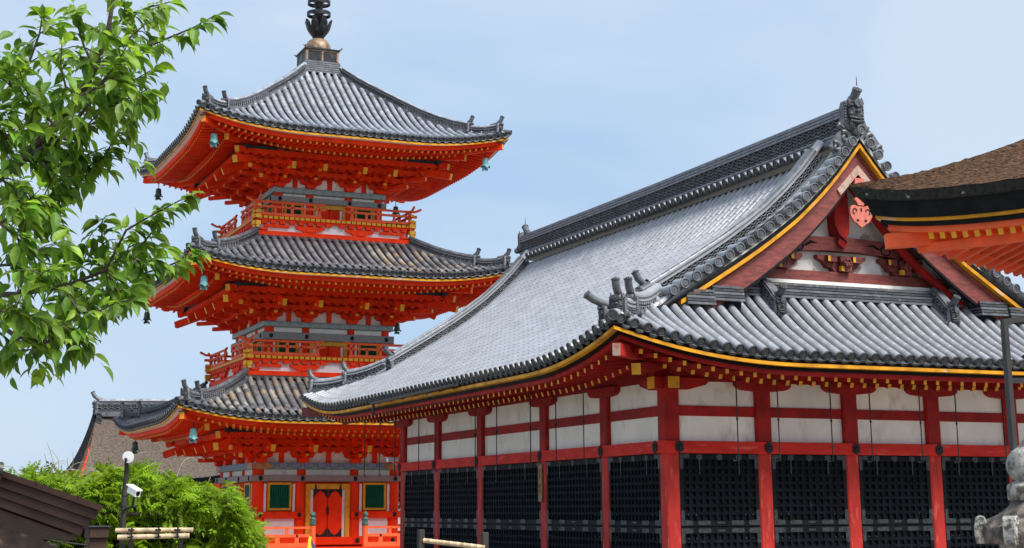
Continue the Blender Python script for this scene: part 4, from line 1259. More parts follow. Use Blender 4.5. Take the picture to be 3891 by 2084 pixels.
    # corner ridges, two steps each, with masks and horn tiles
    for sx, sy in ((-1, -1), (1, -1), (-1, 1), (1, 1)):
        dv = Vector((sx, sy, 0)).normalized()
        far_ = (sx, sy) == (1, 1)
        def pth(a, b, curl):
            o = []
            for i in range(9):
                t = i / 8; d = a + (b - a) * t
                o.append(A0 + Vector((sx * d, sy * d, hz(d, d) + curl * t ** 2.6)))
            return o
        dm_ = ae - 1.55 if si else ae - 1.15
        for a, b, curl, h in ((dtop + .05, dm_, .1, 1.0), (dm_, ae - .42, .12, .8)):
            pa = pth(a, b, curl)
            o = layered_ridge('corner_ridge', pa, [(.2, -.12, .07, 0), (.1, .07, .07 + .17 * h, 1), (.17, .07 + .17 * h, .12 + .17 * h, 0), (.15, .12 + .17 * h, .17 + .17 * h, 2), (.17, .17 + .17 * h, .22 + .17 * h, 0)], [TILE_M, TILE_D, TILE_D], RO)
            if not far_: wave_rows(pa[4:], .11, .07, 2, .19, .085, TILE_M, o)
            cap_tiles(pa, .13, .2 + .17 * h, .38, TILE_P if si == 2 else TILE_M, o)
            if far_: continue
            e = pa[-1]
            m = demon('demon_ridge_tile', e + Vector((0, 0, -.1)), Vector((-dv.y, dv.x, 0)), dv, .62, parent=RO)
            horn_tile([e - dv * .45 + Vector((0, 0, .36)), e - dv * .1 + Vector((0, 0, .42)), e + dv * .1 + Vector((0, 0, .58)), e + dv * .17 + Vector((0, 0, .76))], .105, m)
        link('round_eave_tile', dtP, RO, frame(A0 + Vector((sx * (ae + .0), sy * (ae + .0), ez + lf + .04)), -dv + Vector((0, 0, .22)), Vector((0, 0, 1))))
    # ---- storey body
    h, fl = s['h'], s['fl']; b2, b1 = s['b2'], s['b1']
    cu = h * .355; cc = h * .905; cr = .30 if si == 0 else .25
    MB().box(AX - h + .3, AX + h - .3, AY - h + .3, AY + h - .3, fl - 1.0, ez + .2).build('core', VERM, PG)
    for k in (0, 1):
        for u in (-cc, -cu, cu, cc):
            if k == 1 and u == cc: continue
            MB().tube([sd(k, u, cc, fl - .3), sd(k, u, cc, b1[1] - .02)], cr, 16).build('column', VERM, PG, True)
    q = MB().tube([sd(3, cc, cc, fl - .3), sd(3, cc, cc, b1[1])], cr, 12).build('column', VERM, PG, True)
    # panels per bay
    fac = PB(); d = h - .12
    fac.bx(-h + .3, h - .3, h - .35, d - .06, fl, b1[1]); fac_m = fac.mesh('wall', VERM)
    upm = PB(); upm.bx(-h + .25, h - .25, d - .06, d - .02, b2[1] - .02, b1[0] + .02); up_m = upm.mesh('plaster_band', WHITE)
    w0, w1 = s['win']
    wu0, wu1 = cu + (cc - cu) * .28, cu + (cc - cu) * .75
    winf = PB(); fr_ = .1
    winf.bx(wu0 - fr_, wu1 + fr_, d - .06, d + .06, w1, w1 + fr_); winf.bx(wu0 - fr_, wu1 + fr_, d - .06, d + .06, w0 - fr_, w0)
    winf.bx(wu0 - fr_, wu0, d - .06, d + .058, w0, w1); winf.bx(wu1, wu1 + fr_, d - .06, d + .058, w0, w1)
    winf_m = winf.mesh('window', YEL)
    bar = PB(); nb_ = 11
    for i in range(nb_):
        uc = wu0 + (wu1 - wu0) * (i + .5) / nb_; ww = (wu1 - wu0) / nb_ * .36
        bar.prism([(-ww, 0), (0, -.05), (ww, 0), (0, .05)], (uc, -d, w0), (1, 0, 0), (0, 1, 0), (0, 0, w1 - w0))
    bar.bx(wu0, wu1, d - .07, d - .05, w0, w1)
    bar_m = bar.mesh('window_bars', GREEN)
    strip = PB()
    for uq in (wu0 - fr_ - .12, wu1 + fr_ + .12):
        strip.bx(uq - .055, uq + .055, d - .06, d + .01, w0 - (.25 if si == 0 else .1), w1 + .05)
    strip_m = strip.mesh('white_strip', WPAINT)
    dw = cu * .55
    drf = PB(); dz0 = fl; dz1 = (2.72 if si == 0 else b2[0] - .1)
    drf.bx(-cu + cr * .75, -dw - .14, d - .06, d + .1, dz0, dz1 - .12); drf.bx(dw + .14, cu - cr * .75, d - .06, d + .1, dz0, dz1 - .12)
    drf.bx(-cu + cr * .75, cu - cr * .75, d - .06, d + .102, dz1 - .12, dz1 + .12)
    drf_m = drf.mesh('door_frame', YEL)
    dws = PB()
    for sx in (-1, 1): dws.bx(min(sx * dw, sx * (dw + .13)), max(sx * dw, sx * (dw + .13)), d - .06, d + .04, dz0, dz1 - .14)
    dws_m = dws.mesh('white_strip', WPAINT)
    dl = PB(); dl.bbox(.02, dw - .01, -d - .05, -d + .06, dz0 + .02, dz1 - .14); dl_m = dl.mesh('door_leaf', VERM)
    dfs = [PB() for _ in range(3)]                        # black cusped metal on the leaf
    if si == 0:
        def cusp(top):
            H = .55; n = 8; p = []
            for i in range(n + 1):
                t = i / n; p.append((.02 + (dw - .03) * t, .05 + .36 * abs(2 * t - 1) ** 1.8 + (.04 if i % 2 else 0)))
            zz = dz1 - .14 if top else dz0 + .02
            sg = -1 if top else 1
            for i in range(n):
                a, b = p[i], p[i + 1]
                dfs[0 if top else 1].add([(a[0], -d - .056, zz), (b[0], -d - .056, zz), (b[0], -d - .056, zz + sg * b[1]), (a[0], -d - .056, zz + sg * a[1])], [(0, 1, 2, 3)])
        cusp(True); cusp(False)
        df = dfs[2]; df.bx(.02, .07, d + .05, d + .065, (dz0 + dz1) / 2 - .15, (dz0 + dz1) / 2 + .2)
        dfs[0].bx(dw - .16, dw - .06, d + .05, d + .12, dz1 - .2, dz1 - .02)
        dfs[0].tube([(dw - .1, -d - .1, dz1 - .2), (dw - .1, -d - .1, dz1 + .1)], .04, 6)
    df_m = [q_.mesh('door_fitting', IRON) for q_ in dfs]
    waist = PB()
    if s['waist']:
        for sg in (-1, 1):
            a, b = sorted((sg * (cu - .16), sg * (h + .15))); waist.bbox(a, b, -h - .06, -h + .3, *s['waist'], 0, .015)
        waist.bbox(-h - .15, h + .15, -h - .1, -h + .25, 0.04, .40, 0, .015)
        waist_m = waist.mesh('waist_beam', VERM)
        low_m = []
        for sg in (-1, 1):
            lowp = PB(); a, b = sorted((sg * (cu + cr), sg * (cc - cr))); lowp.bx(a, b, d - .06, d - .01, .42, 1.26); low_m.append(lowp.mesh('plaster_panel', WPAINT))
    def mir(me, nm):
        m2 = me.copy(); 
        for v in m2.vertices: v.co.x = -v.co.x
        m2.flip_normals(); return m2
    for k in (0, 1):
        side_link('wall', fac_m, k); side_link('plaster_band', up_m, k)
        for wm, bm_, sm_ in ((winf_m, bar_m, strip_m), (mir(winf_m, ''), mir(bar_m, ''), mir(strip_m, ''))):
            wo = side_link('window', wm, k)
            o = link('window_bars', bm_); o.parent = wo
            side_link('white_strip', sm_, k)
        do = side_link('door_frame', drf_m, k)
        side_link('white_strip', dws_m, k)
        for lm, fm in ((dl_m, df_m), (mir(dl_m, ''), [mir(q_, '') for q_ in df_m])):
            lo = side_link('door_leaf', lm, k)
            if si == 0:
                for q_ in fm: o = link('door_fitting', q_); o.parent = lo
        if s['waist']:
            side_link('waist_beam', waist_m, k); [side_link('plaster_panel', q_, k) for q_ in low_m]
            for u in (-cc, -cu - .1, cu + .1, cc): 
                link('nail_cover', ncm, PG, rot(k) @ Matrix.Translation((u, -h - .07, 1.42)) @ Matrix.Scale(.75, 4))
            for u in (-cu - .15, cu + .15, cc - .1):
                link('nail_cover', ncm, PG, rot(k) @ Matrix.Translation((u, -h - .11, .22)) @ Matrix.Scale(.8, 4))
        for u in (-cc, -cu, cu, cc):
            link('nail_cover', ncm, PG, rot(k) @ Matrix.Translation((u, -h - .11, (b2[0] + b2[1]) / 2)) @ Matrix.Scale(.75, 4))
    # painted tie beams round the four sides
    def beam_ring(name, m, hh, z0, z1, th=.3):
        mb = MB()
        mb.box(AX - hh, AX + hh, AY - hh, AY - hh + th, z0, z1); mb.box(AX - hh, AX - hh + th, AY - hh + th, AY + hh - th, z0, z1)
        mb.box(AX - hh, AX + hh, AY + hh - th, AY + hh, z0, z1); mb.box(AX + hh - th, AX + hh, AY - hh + th, AY + hh - th, z0, z1)
        o = mb.build(name, m, PG)
        e = MB()                                            # pale edge lines
        for zz in (z0, z1 - .022):
            e.box(AX - hh - .004, AX + hh + .004, AY - hh - .004, AY - hh + .02, zz, zz + .022); e.box(AX - hh - .004, AX - hh + .02, AY - hh + .02, AY + hh, zz, zz + .022)
        l = e.build('pale_edge_line', GREYG if si else GREYG, o)
        return o
    beam_ring('painted_beam', (PAT_D, PAT_B, PAT_B)[si], h + .1, *b2)
    bo = beam_ring('painted_beam', (PAT_C, PAT_A, PAT_A)[si], h + .06, *b1)
    if si == 0:
        for k in (0, 1):
            for sg in (-1, 1):
                mb = PB(); a = sg * (h + .07)
                poly = [(a, b1[0] + .01), (a - sg * .75, b1[0] + .01), (a - sg * .8, b1[0] + .07), (a - sg * .9, b1[0] + .05), (a - sg * 1.05, (b1[0] + b1[1]) / 2), (a - sg * .9, b1[1] - .05), (a - sg * .8, b1[1] - .07), (a - sg * .75, b1[1] - .01), (a, b1[1] - .01)]
                mb.prism(poly, (0, -h - .065, 0), (1, 0, 0), (0, 0, 1), (0, -.012, 0))
                o = link('beam_end_plate', mb.mesh('beam_end_plate', GILT)); o.parent = bo; o.matrix_local = Matrix.Rotation(math.radians(-90 * k), 4, 'Z')
    # ---- bracket zone: z0 wall plate, three steps out to the purlin
    z0 = b1[1]; zp = ez - .62; H = zp - z0; st = (ae - 2.7 - h) / 3.0
    zl = [z0 + H * f for f in (.17, .42, .66, .88)]; ah = H * .15
    wp = PB(); wp.bx(-h + .05, h - .05, h - .3, h - .12, z0, z0 + H * .62); wpm = wp.mesh('bracket_plaster', WHITE)
    lay = PB()
    for i in range(4):
        dd = h + st * i
        for z in zl[max(0, i):4] if i else zl[1:4]:
            lay.bx(-dd - .25, dd + .25, dd - .09, dd + .07, z, z + ah)
            uu_ = -dd + .2
            while uu_ < dd - .1:
                lay.prism([(-.07, -.3 * ah - .02), (.07, -.3 * ah - .02), (.12, 0), (-.12, 0)], (uu_, -dd - .09, z - .001), (1, 0, 0), (0, 0, 1), (0, .2, 0), 0); uu_ += .43
    lay_m = lay.mesh('long_bracket_arms', VERM)
    pur = PB(); dd = h + st * 3 - .1; pur.bx(-dd - .3, dd + .3, dd - .12, dd + .12, zp - .02, zp + .2); pur_m = pur.mesh('purlin', TEAL)
    kz = PB()
    for u in (0, (cu + cc) / 2, -(cu + cc) / 2): kz.bx(u - .12, u + .12, h - .12, h - .05, z0, z0 + H * .5)
    kz_m = kz.mesh('bracket_strut', VERM)
    ar = PB()                                              # one bracket set, centred on a column
    def arm(d_, z, L, wd=.17):
        ar.prism([(-L, ah), (-L, ah * .55), (-L * .86, ah * .15), (-L * .6, 0), (L * .6, 0), (L * .86, ah * .15), (L, ah * .55), (L, ah)], (0, -d_ - .09, z), (1, 0, 0), (0, 0, 1), (0, wd, 0), 0)
        for x in (-L * .82, 0, L * .82):
            ar.prism([(-.1, 0), (.1, 0), (.145, .055), (.145, H * .09), (-.145, H * .09), (-.145, .055)], (x, -d_ - .13, z + ah), (1, 0, 0), (0, 0, 1), (0, .26, 0), 0)
    ar.prism([(-.18, 0), (.18, 0), (.26, .1), (.26, H * .16), (-.26, H * .16), (-.26, .1)], (0, -h - .22, z0), (1, 0, 0), (0, 0, 1), (0, .42, 0), 0)
    arm(h, zl[0], .55); arm(h, zl[1], .85)
    arm(h + st, zl[1], .55); arm(h + st, zl[2], .82); arm(h + st * 2, zl[2], .6); arm(h + st * 3 - .1, zl[3] - .04, .7)
    for i, z in ((1, zl[0]), (2, zl[1])):                  # arms running out, curved underside, ochre end
        dd = h + st * i + .2
        ar.prism([(h - .2, 0), (dd - .22, 0), (dd - .06, ah * .25), (dd, ah * .6), (dd, ah), (h - .2, ah)], (-.08, 0, z), (0, -1, 0), (0, 0, 1), (.16, 0, 0), 0)
        ar.bx(-.082, .082, dd - .01, dd + .012, z + ah * .45, z + ah + .002, 1)
    ar_m = ar.mesh('bracket_set', [VERM, YEL])
    tl = PB()
    p1 = (0, -(h + st * 3 + .38), zl[1] + ah * .35); p2 = (0, -(h - .1), zl[1] + ah * .35 + (st * 3 + .4) * .44)
    tl.beam(p1, p2, .2, .33, 0, endmi=1); tl_m = tl.mesh('tail_rafter', [VERM, YEL])
    for k in range(4):
        side_link('bracket_plaster', wpm, k); side_link('long_bracket_arms', lay_m, k); side_link('purlin', pur_m, k); side_link('bracket_strut', kz_m, k)
        for u in ((-cc, -cu, cu, cc) if k < 2 else (-cc, cc)):
            if k < 2 or u == (cc if k == 2 else -cc):
                bo_ = link('bracket_set', ar_m, PG, rot(k) @ Matrix.Translation((u, 0, 0)))
                o = link('tail_rafter', tl_m); o.parent = bo_
    # diagonal arms of the corner sets
    for ci, (sx, sy) in enumerate(((-1, -1), (1, -1), (-1, 1))):
        cb_ = MB(); D = lambda a, z: A0 + Vector((sx * a, sy * a, z))
        for i, z in ((1, zl[0]), (2, zl[1])): cb_.beam(D(h + st * i + .2, z + ah / 2), D(h - .3, z + ah / 2), .2, ah, 0, endmi=1)
        cb_.beam(D(h + st * 3 + .45, zl[1] + .1), D(h - .2, zl[1] + 1.1), .26, .33, 0, endmi=1)
        cb_.beam(D(h + st * 3 + .35, zl[2] + .32), D(h + .3, zl[2] + .95), .24, .3, 0, endmi=1)
        for k in range(4): 
            cb_.box(*sorted((AX + sx * (h + st * 3 - .25), AX + sx * (h + st * 3 + .1))), *sorted((AY + sy * (h + st * 3 - .25), AY + sy * (h + st * 3 + .1))), zl[3] + .0 + .02 * k, zl[3] + .02 + .02 * k)
        cb_.build('corner_bracket', [VERM, YEL], PG)
    # ---- balcony of the upper storeys
    if si:
        bh = 4.15 if si == 1 else 3.9; zb0 = fl - .98; up = bh - .2
        bb = PB(); bb.bbox(-bh - .02, bh + .02, -bh - .02, -bh + .3, zb0, zb0 + .23, 0, .015); bbm = bb.mesh('balcony_beam', VERM)
        wpn = PB(); wpn.bx(-bh + .2, bh - .2, bh - .3, bh - .17, zb0 + .2, fl - .2); wpnm = wpn.mesh('balcony_plaster', WPAINT)
        br = PB()
        zz = zb0 + .23; hh_ = (fl - .22) - zz
        for u in (-bh + .35, -cu * 1.25, cu * 1.25, bh - .35):
            L = .74 if abs(u) < bh - .5 else 1.15
            uu_ = u
            br.prism([(uu_ - .3, 0), (uu_ + .3, 0), (uu_ + .36, hh_ * .18), (uu_ + L * .8, hh_ * .26), (uu_ + L, hh_ * .46), (uu_ + L, hh_ * .62), (uu_ - L, hh_ * .62), (uu_ - L, hh_ * .46), (uu_ - L * .8, hh_ * .26), (uu_ - .36, hh_ * .18)], (0, -bh + .02, zz), (1, 0, 0), (0, 0, 1), (0, .16, 0)) if abs(u) < bh - .5 else None
            if abs(u) > bh - .5:
                sg = 1 if u < 0 else -1
                a, b = sorted((u, u + sg * 1.25)); br.prism([(a, hh_ * .36), (b, hh_ * .36), (b, hh_ * .62), (a, hh_ * .62)] , (0, -bh + .02, zz), (1, 0, 0), (0, 0, 1), (0, .16, 0))
            for x in np.arange(-.9, 1.0, .45):
                if abs(uu_ + x) < bh - .1: br.bx(uu_ + x - .14, uu_ + x + .14, bh - .16, bh + .03, zz + hh_ * .66, zz + hh_ * .98)
            br.bx(uu_ - .18, uu_ + .18, bh - .16, bh + .05, zz + .02, zz + hh_ * .25)
        br.bx(-bh - .2, bh + .2, bh - .14, bh + .02, zz + hh_ * .9, zz + hh_ * 1.02)
        for sg in (-1, 1): br.bx(min(sg * (bh + .02), sg * (bh + .22)), max(sg * (bh + .02), sg * (bh + .22)), bh - .06, bh + .08, zz + hh_ * .2, zz + hh_ * .55, 1)
        brm_ = br.mesh('balcony_bracket', [VERM, YEL])
        flr = PB(); flr.bx(-bh - .05, bh + .05, h - .3, bh + .05, fl - .05, fl); flr.bx(-bh - .07, bh + .07, bh - .2, bh + .06, fl - .2, fl - .17); flr_m = flr.mesh('balcony_floor', VERM)
        js = []; n_ = int(2 * bh / .26)
        jm = MB(); jm.bbox(-.105, .105, -.02, .2, -.15, -.02, 0, .01); jme = jm.mesh('joist_end', YEL)
        rl = PB(); gap = .78; dd = bh - .02
        for sg in (-1, 1):
            e = bh + .5
            P_ = lambda u, z: (sg * u, -dd, z)
            rl.tube([P_(gap - .25, fl + .72), P_(gap - .1, fl + .68), P_(gap + .3, fl + .66), P_(bh - .2, fl + .66), P_(bh + .25, fl + .68), P_(bh + .55, fl + .82)], .062, 8)
            rl.beam(P_(gap - .2, fl + .42), P_(e - .2, fl + .42), .1, .105); rl.beam(P_(gap - .05, fl + .07), P_(e - .25, fl + .07), .12, .13)
            rl.beam(P_(gap - .2, fl + .42), P_(gap - .32, fl + .47), .08, .08)
            for u in (gap + .05, (gap + bh) / 2 - .15, bh - .05):
                rl.beam(P_(u, fl), P_(u, fl + .62), .13, .13, up=(0, 1, 0))
            for u in (gap + .05 + (bh - gap) * .24, gap + (bh - gap) * .72): rl.beam(P_(u, fl + .1), P_(u, fl + .42), .11, .1, up=(0, 1, 0))
            rl.ball(P_(gap + .05, fl + .42), .0001, 4)
            rl.bx(*sorted((sg * (bh + .02), sg * (bh + .3))), bh - .1, bh + .06, fl + .36, fl + .48, 0)
            rl.bx(*sorted((sg * (bh + .3), sg * (bh + .312))), bh - .1, bh + .06, fl + .36, fl + .48, 1)
        rl_m = rl.mesh('railing', [VERM_L, YEL])
        for k in range(4):
            side_link('balcony_beam', bbm, k); side_link('balcony_plaster', wpnm, k); side_link('balcony_bracket', brm_, k); side_link('balcony_floor', flr_m, k)
            side_link('railing', rl_m, k)
            if k < 2:
                for i in range(n_): link('joist_end', jme, PG, rot(k) @ Matrix.Translation((-bh + (i + .5) * 2 * bh / n_, -bh - .06, fl - .02)))
                for u in (gap + .05, (gap + bh) / 2 - .15):
                    for sg in (-1, 1): link('railing_stud', ncm, PG, rot(k) @ Matrix.Translation((sg * u, -bh - .04, fl + .42)) @ Matrix.Scale(.32, 4))
        for sx, sy in ((-1, -1), (1, -1), (-1, 1)):
            for z_, q_ in ((fl - .19, .2), (fl + .06, .14), (fl - .52, .2)):
                cp = MB()
                for dx, dy in ((1, 0), (0, 1)):
                    c = A0 + Vector((sx * (bh + .12 * dx), sy * (bh + .12 * dy), z_ + .1))
                    cp.box(c.x - .12, c.x + .12, c.y - .12, c.y + .12, z_, z_ + q_)
                cp.build('ochre_corner_end', YEL, PG)
# ---- flashing on top of the roofs under the balconies
for si in (0, 1):
    s = ST_[si]; hh = s['dt'] + .12; zt = s['Rf'](s['dt'])
    mb = MB()
    for j in range(2): mb.box(AX - hh + .05 * j, AX + hh - .05 * j, AY - hh + .05 * j, AY + hh - .05 * j, zt - .06 + .07 * j, zt + .005 + .07 * j)
    mb.build('flashing_tiles', TILE_D, s['roof'])
# ---- roof top: packed tiles, dew basin, dome, lotus, rings
tp = MB(); zt = 23.72
for i in range(6):
    q_ = 1.12 - .035 * i; tp.box(AX - q_, AX + q_, AY - q_, AY + q_, zt + .115 * i, zt + .115 * i + .08)
    q_ -= .06; tp.box(AX - q_, AX + q_, AY - q_, AY + q_, zt + .115 * i + .08, zt + .115 * (i + 1))
tp.build('packed_ridge_tiles', TILE_M, ST_[2]['roof'])
SP = MB(); SP.lathe((AX, AY, 0), [(.2, 24.3), (.2, 33.5), (.12, 33.6)], 14)
SPI = SP.build('spire', BRONZE, PG, True)
bx = MB(); q_ = .86; bx.box(AX - q_, AX + q_, AY - q_, AY + q_, 24.42, 25.02)
q_ = .95; bx.box(AX - q_, AX + q_, AY - q_, AY + q_, 25.02, 25.09)
for sx in (-1, 1):
    for k in range(4):
        m4 = rot(k)
        for u0, u1 in ((-.84, -.76), (-.05, .05), (.76, .84)):
            pass
BX = bx.build('dew_basin', BRONZE, SPI)
tr = PB()
for u0, u1 in ((-.865, -.77), (-.045, .045), (.77, .865)): tr.bx(u0, u1, .85, .885, 24.44, 25.01)
tr.bx(-.77, .77, .85, .88, 24.94, 25.012)
for sg in (-1, 1): tr.tube([(sg * .9, -.93, 25.09), (sg * 1.02, -.97, 25.13), (sg * 1.06, -.99, 25.2)], [.04, .03, .01], 5)
trm = tr.mesh('basin_panel', BRASS)
for k in (0, 1, 3): 
    o = link('basin_panel', trm); o.parent = BX; o.matrix_local = Matrix.Rotation(math.radians(-90 * k), 4, 'Z')
MB().lathe((AX, AY, 0), [(.68, 25.09), (.68, 25.3), (.64, 25.5), (.52, 25.7), (.34, 25.82), (.2, 25.88)], 24).build('dome', BRASS, SPI, True)
lt = MB(); lt.lathe((AX, AY, 0), [(.16, 25.86), (.32, 25.92), (.2, 26.0)], 18)
LT = lt.build('lotus_base', BRONZE, SPI, True)
pet = MB(); n = 7; rows = []
for i in range(n):
    t = i / (n - 1); z = .95 * t; out_ = .25 + .42 * math.sin(min(1, t * 1.3) * math.pi / 2) + (.1 * max(0, t - .75) / .25)
    w = (.17 + .06 * math.sin(math.pi * t)) if t < .97 else .06
    if .5 < t < .6: w *= .75
    rows.append([(u * w, -out_ + .05 * abs(u) ** 2, z) for u in (-1, -.5, 0, .5, 1)])
pet.grid(rows); pet.grid([[(p[0], p[1] + .03, p[2]) for p in r] for r in rows][::-1])
pm2 = pet.mesh('lotus_petal', BRONZE, True)
for k in range(8): 
    link('lotus_petal', pm2, SPI, Matrix.Translation((AX, AY, 25.9)) @ Matrix.Rotation(math.pi / 4 * k + .2, 4, 'Z'))
for j in range(9):
    rg = MB(); z = 27.12 + .63 * j; r = .63 - .028 * j
    rg.lathe((AX, AY, 0), [(r, z), (r, z + .2)], 28)
    rg.f = rg.f[:-2]; rg.m = rg.m[:-2]
    rr = r - .035; o = len(rg.v)
    b = MB(); b.lathe((AX, AY, 0), [(rr, z), (rr, z + .2)], 28); b.f = b.f[:-2]
    rg.add(b.v, [tuple(reversed(f)) for f in b.f])
    for zz in (0, 28): rg.add([], [])
    for k in range(28):
        k2 = (k + 1) % 28
        rg.f.append((k, k2, o + k2, o + k)); rg.m.append(0); rg.f.append((28 + k, o + 28 + k, o + 28 + k2, 28 + k2)); rg.m.append(0)
    for k in range(4):
        a = math.pi / 2 * k + .5
        rg.beam((AX + .15 * math.cos(a), AY + .15 * math.sin(a), z + .1), (AX + rr * math.cos(a), AY + rr * math.sin(a), z + .1), .12, .08)
    rg.build('spire_ring', BRONZE if j % 2 else BRONZE, SPI)
fin = MB(); fin.ball((AX, AY, 33.9), .28, 14); fin.lathe((AX, AY, 0), [(.2, 34.1), (.16, 34.3), (.01, 34.7)], 12); fin.build('finial', BRONZE, SPI, True)
# ---- podium deck and its low railing with capped posts beside the steps
dk = MB(); q_ = 5.75; dk.box(AX - q_, AX + q_, AY - q_, AY + q_, -.16, -.04); dk.build('deck', VERM, PG)
dk2 = MB(); q_ = 5.6; dk2.box(AX - q_, AX + q_, AY - q_, AY + q_, -.7, -.17); dk2.build('podium', PAVE, PG)
yl = MB(); q_ = 5.78; yl.box(AX - q_, AX + q_, AY - q_, AY - q_ + .1, -.3, -.162); yl.box(AX - q_, AX - q_ + .1, AY - q_ + .1, AY + q_, -.3, -.162); yl.build('ochre_deck_edge', YEL, PG)
dd = 5.5; rlms = []
for sg in (-1, 1):
    rl = PB()
    for z, w, hh in ((.85, .1, .1), (.5, .12, .13), (.08, .16, .2)):
        rl.beam((sg * 1.3, -dd, z), (sg * 5.6, -dd, z), w, hh)
    for u in (2.0, 2.9, 3.8, 4.7): rl.beam((sg * u, -dd, .1), (sg * u, -dd, .48), .2, .1, up=(0, 1, 0))
    for u in (2.45, 4.3): rl.beam((sg * u, -dd, .5), (sg * u, -dd, .82), .14, .1, up=(0, 1, 0))
    rlms.append(rl.mesh('low_railing', VERM_L))
po = PB(); po.tube([(0, 0, -.05), (0, 0, .98)], .135, 14); pom = po.mesh('railing_post', VERM_L, True)
ca = MB(); ca.lathe((0, 0, 0), [(.15, .95), (.15, 1.02), (.14, 1.04), (.14, 1.2), (.155, 1.22), (.155, 1.26), (.09, 1.3), (.09, 1.33), (.14, 1.38), (.15, 1.43), (.12, 1.5), (.05, 1.55), (.005, 1.6)], 14); cam_ = ca.mesh('post_cap', VERDI_D, True)
for k in range(4):
    [side_link('low_railing', q_, k) for q_ in rlms]
    for u in (-1.25, 1.25):
        o = link('railing_post', pom, PG, rot(k) @ Matrix.Translation((u, -dd, 0)))
        c = link('post_cap', cam_); c.parent = o
    for u in (-3.8, -2.0, 2.0, 3.8): link('railing_stud', ncm, PG, rot(k) @ Matrix.Translation((u, -dd - .07, .5)) @ Matrix.Scale(.4, 4))

# ================================================================== wind bells hanging from the eave corners
def bell(loc, label, dark):
    t = thing('wind_bell', label, 'wind bell', loc, 'wind bells under the pagoda eave corners')
    m = VERDI_D if dark else VERDI
    b = MB(); n = 24; rows = []
    for z, r in ((0, .03), (-.02, .11), (-.07, .145), (-.26, .155), (-.4, .185), (-.52, .25)):
        row = []
        for k in range(n + 1):
            a = 2 * math.pi * k / n; dz = (.09 * abs(math.sin(2 * a)) if z == -.52 else 0)
            row.append((loc[0] + r * math.cos(a), loc[1] + r * math.sin(a), loc[2] - .22 + z + dz))
        rows.append(row)
    b.grid(rows); b.grid([[(loc[0] + (p[0] - loc[0]) * .93, loc[1] + (p[1] - loc[1]) * .93, p[2]) for p in r] for r in rows][::-1])
    b.build('bell_body', m, t, True)
    MB().tube([(loc[0], loc[1], loc[2] + .05), (loc[0], loc[1], loc[2] - .24)], .022, 6).build('hanger', IRON, t)
    c = MB(); c.tube([(loc[0], loc[1], loc[2] - .5), (loc[0], loc[1], loc[2] - .76)], .02, 6); 
    for k in range(4):
        a = math.pi / 2 * k + .4
        c.prism([(0, .02), (.11, .05), (.21, .0), (.17, -.09), (.07, -.05), (0, -.1)], (loc[0], loc[1], loc[2] - .76), (math.cos(a), math.sin(a), -.15), (0, 0, 1), (-math.sin(a) * .02, math.cos(a) * .02, 0))
    c.build('clapper', m, t)
names = [('front corner nearest the cherry tree', (-1, -1), False), ('rear corner over the bark-roofed gate', (-1, 1), True), ('front corner facing the hall', (1, -1), False), ('rear corner behind the body', (1, 1), True)]
lv = ['lowest', 'middle', 'top']
for si, s in enumerate(ST_):
    for nm, (sx, sy), dark in names:
        if (si == 0 and sx > 0) or (si == 1 and (sx, sy) == (1, -1)): continue
        a = s['ae'] - .95; z = s['ez'] + s['lf'] - 1.0 + (.1 if si == 2 else .1)
        cl_ = 'dark patina' if dark else 'pale turquoise'
        bell((AX + sx * a, AY + sy * a, z), f'{cl_} wind bell, {lv[si]} pagoda roof, {nm}', dark)
# ================================================================== shutter hooks hanging from the hall's eaves
def hook(loc, z1, label, flip):
    t = thing('shutter_hook', label, 'shutter hook', loc, 'iron shutter hooks hanging from the hall eaves')
    x, y, z = loc; zm = z - (z - z1) * .52
    MB().tube([(x, y, z + .02), (x, y, zm)], .017, 6).build('rod', IRON, t)
    dx = (-.16, 0) if not flip else (0, -.16)
    b = MB().tube([(x, y, zm), (x, y, z1), (x + dx[0], y + dx[1], z1 - .01), (x + dx[0], y + dx[1], z1 + .05)], .015, 6)
    b.build('hook_arm', IRON, t)
    MB().ball((x, y, zm), .036, 8, sc=(1, .6, 1.3)).build('link', IRON, t)
rods_r = [1.2, 2.43, 4.05, 5.29, 6.91, 8.11, 9.73]
where = ['first', 'second', 'third', 'fourth', 'fifth', 'sixth', 'seventh']
for x, w in zip(rods_r, where):
    hook((x, -1.6, 4.98), 2.82, f'thin black iron hook rod under the gable-side eave, {w} from the corner pillar', False)
for i, y in enumerate([1.57, 3.32, 5.05, 7.55, 9.27, 12.77, 14.42, 16.9, 18.6, 20.37]):
    od = ['first', 'second', 'third', 'fourth', 'fifth', 'sixth', 'seventh', 'eighth', 'ninth', 'tenth'][i]
    hook((-1.6, y, 5.02), 2.85, f'thin black iron hook rod under the long eave, {od} from the corner pillar', True)
for i, (y, od) in enumerate(((10.4, 'nearest'), (13.6, 'middle'), (17.6, 'farthest'))):
    t = thing('lantern_hook', f'short iron lantern hook under the long eave, {od} of the three', 'lantern hook', (-1.9, y, 5.0), 'short hooks under the long eave')
    MB().tube([(-1.9, y, 5.02), (-1.9, y, 4.74)], .03, 6).build('shank', IRON, t)
    MB().tube([(-1.9, y, 4.74), (-1.9, y, 4.62), (-1.87, y, 4.58), (-1.84, y, 4.62)], .012, 5).build('hook_tip', FIT, t)
# small white camera on the far end of the tie beam
t = thing('security_camera', 'small white camera housing on the far end of the hall tie beam', 'security camera', (-.2, 21.3, 3.4))
b = MB(); b.bbox(-.42, .02, 21.1, 21.32, 3.42, 3.58, 0, .02); b.bbox(-.5, .04, 21.08, 21.34, 3.58, 3.6, 0, .01); b.build('housing', WHITE_M, t)
b = MB(); b.tube([(-.2, 21.2, 3.43), (-.05, 21.2, 3.33)], .03, 6); b.build('bracket', WHITE_M, t)

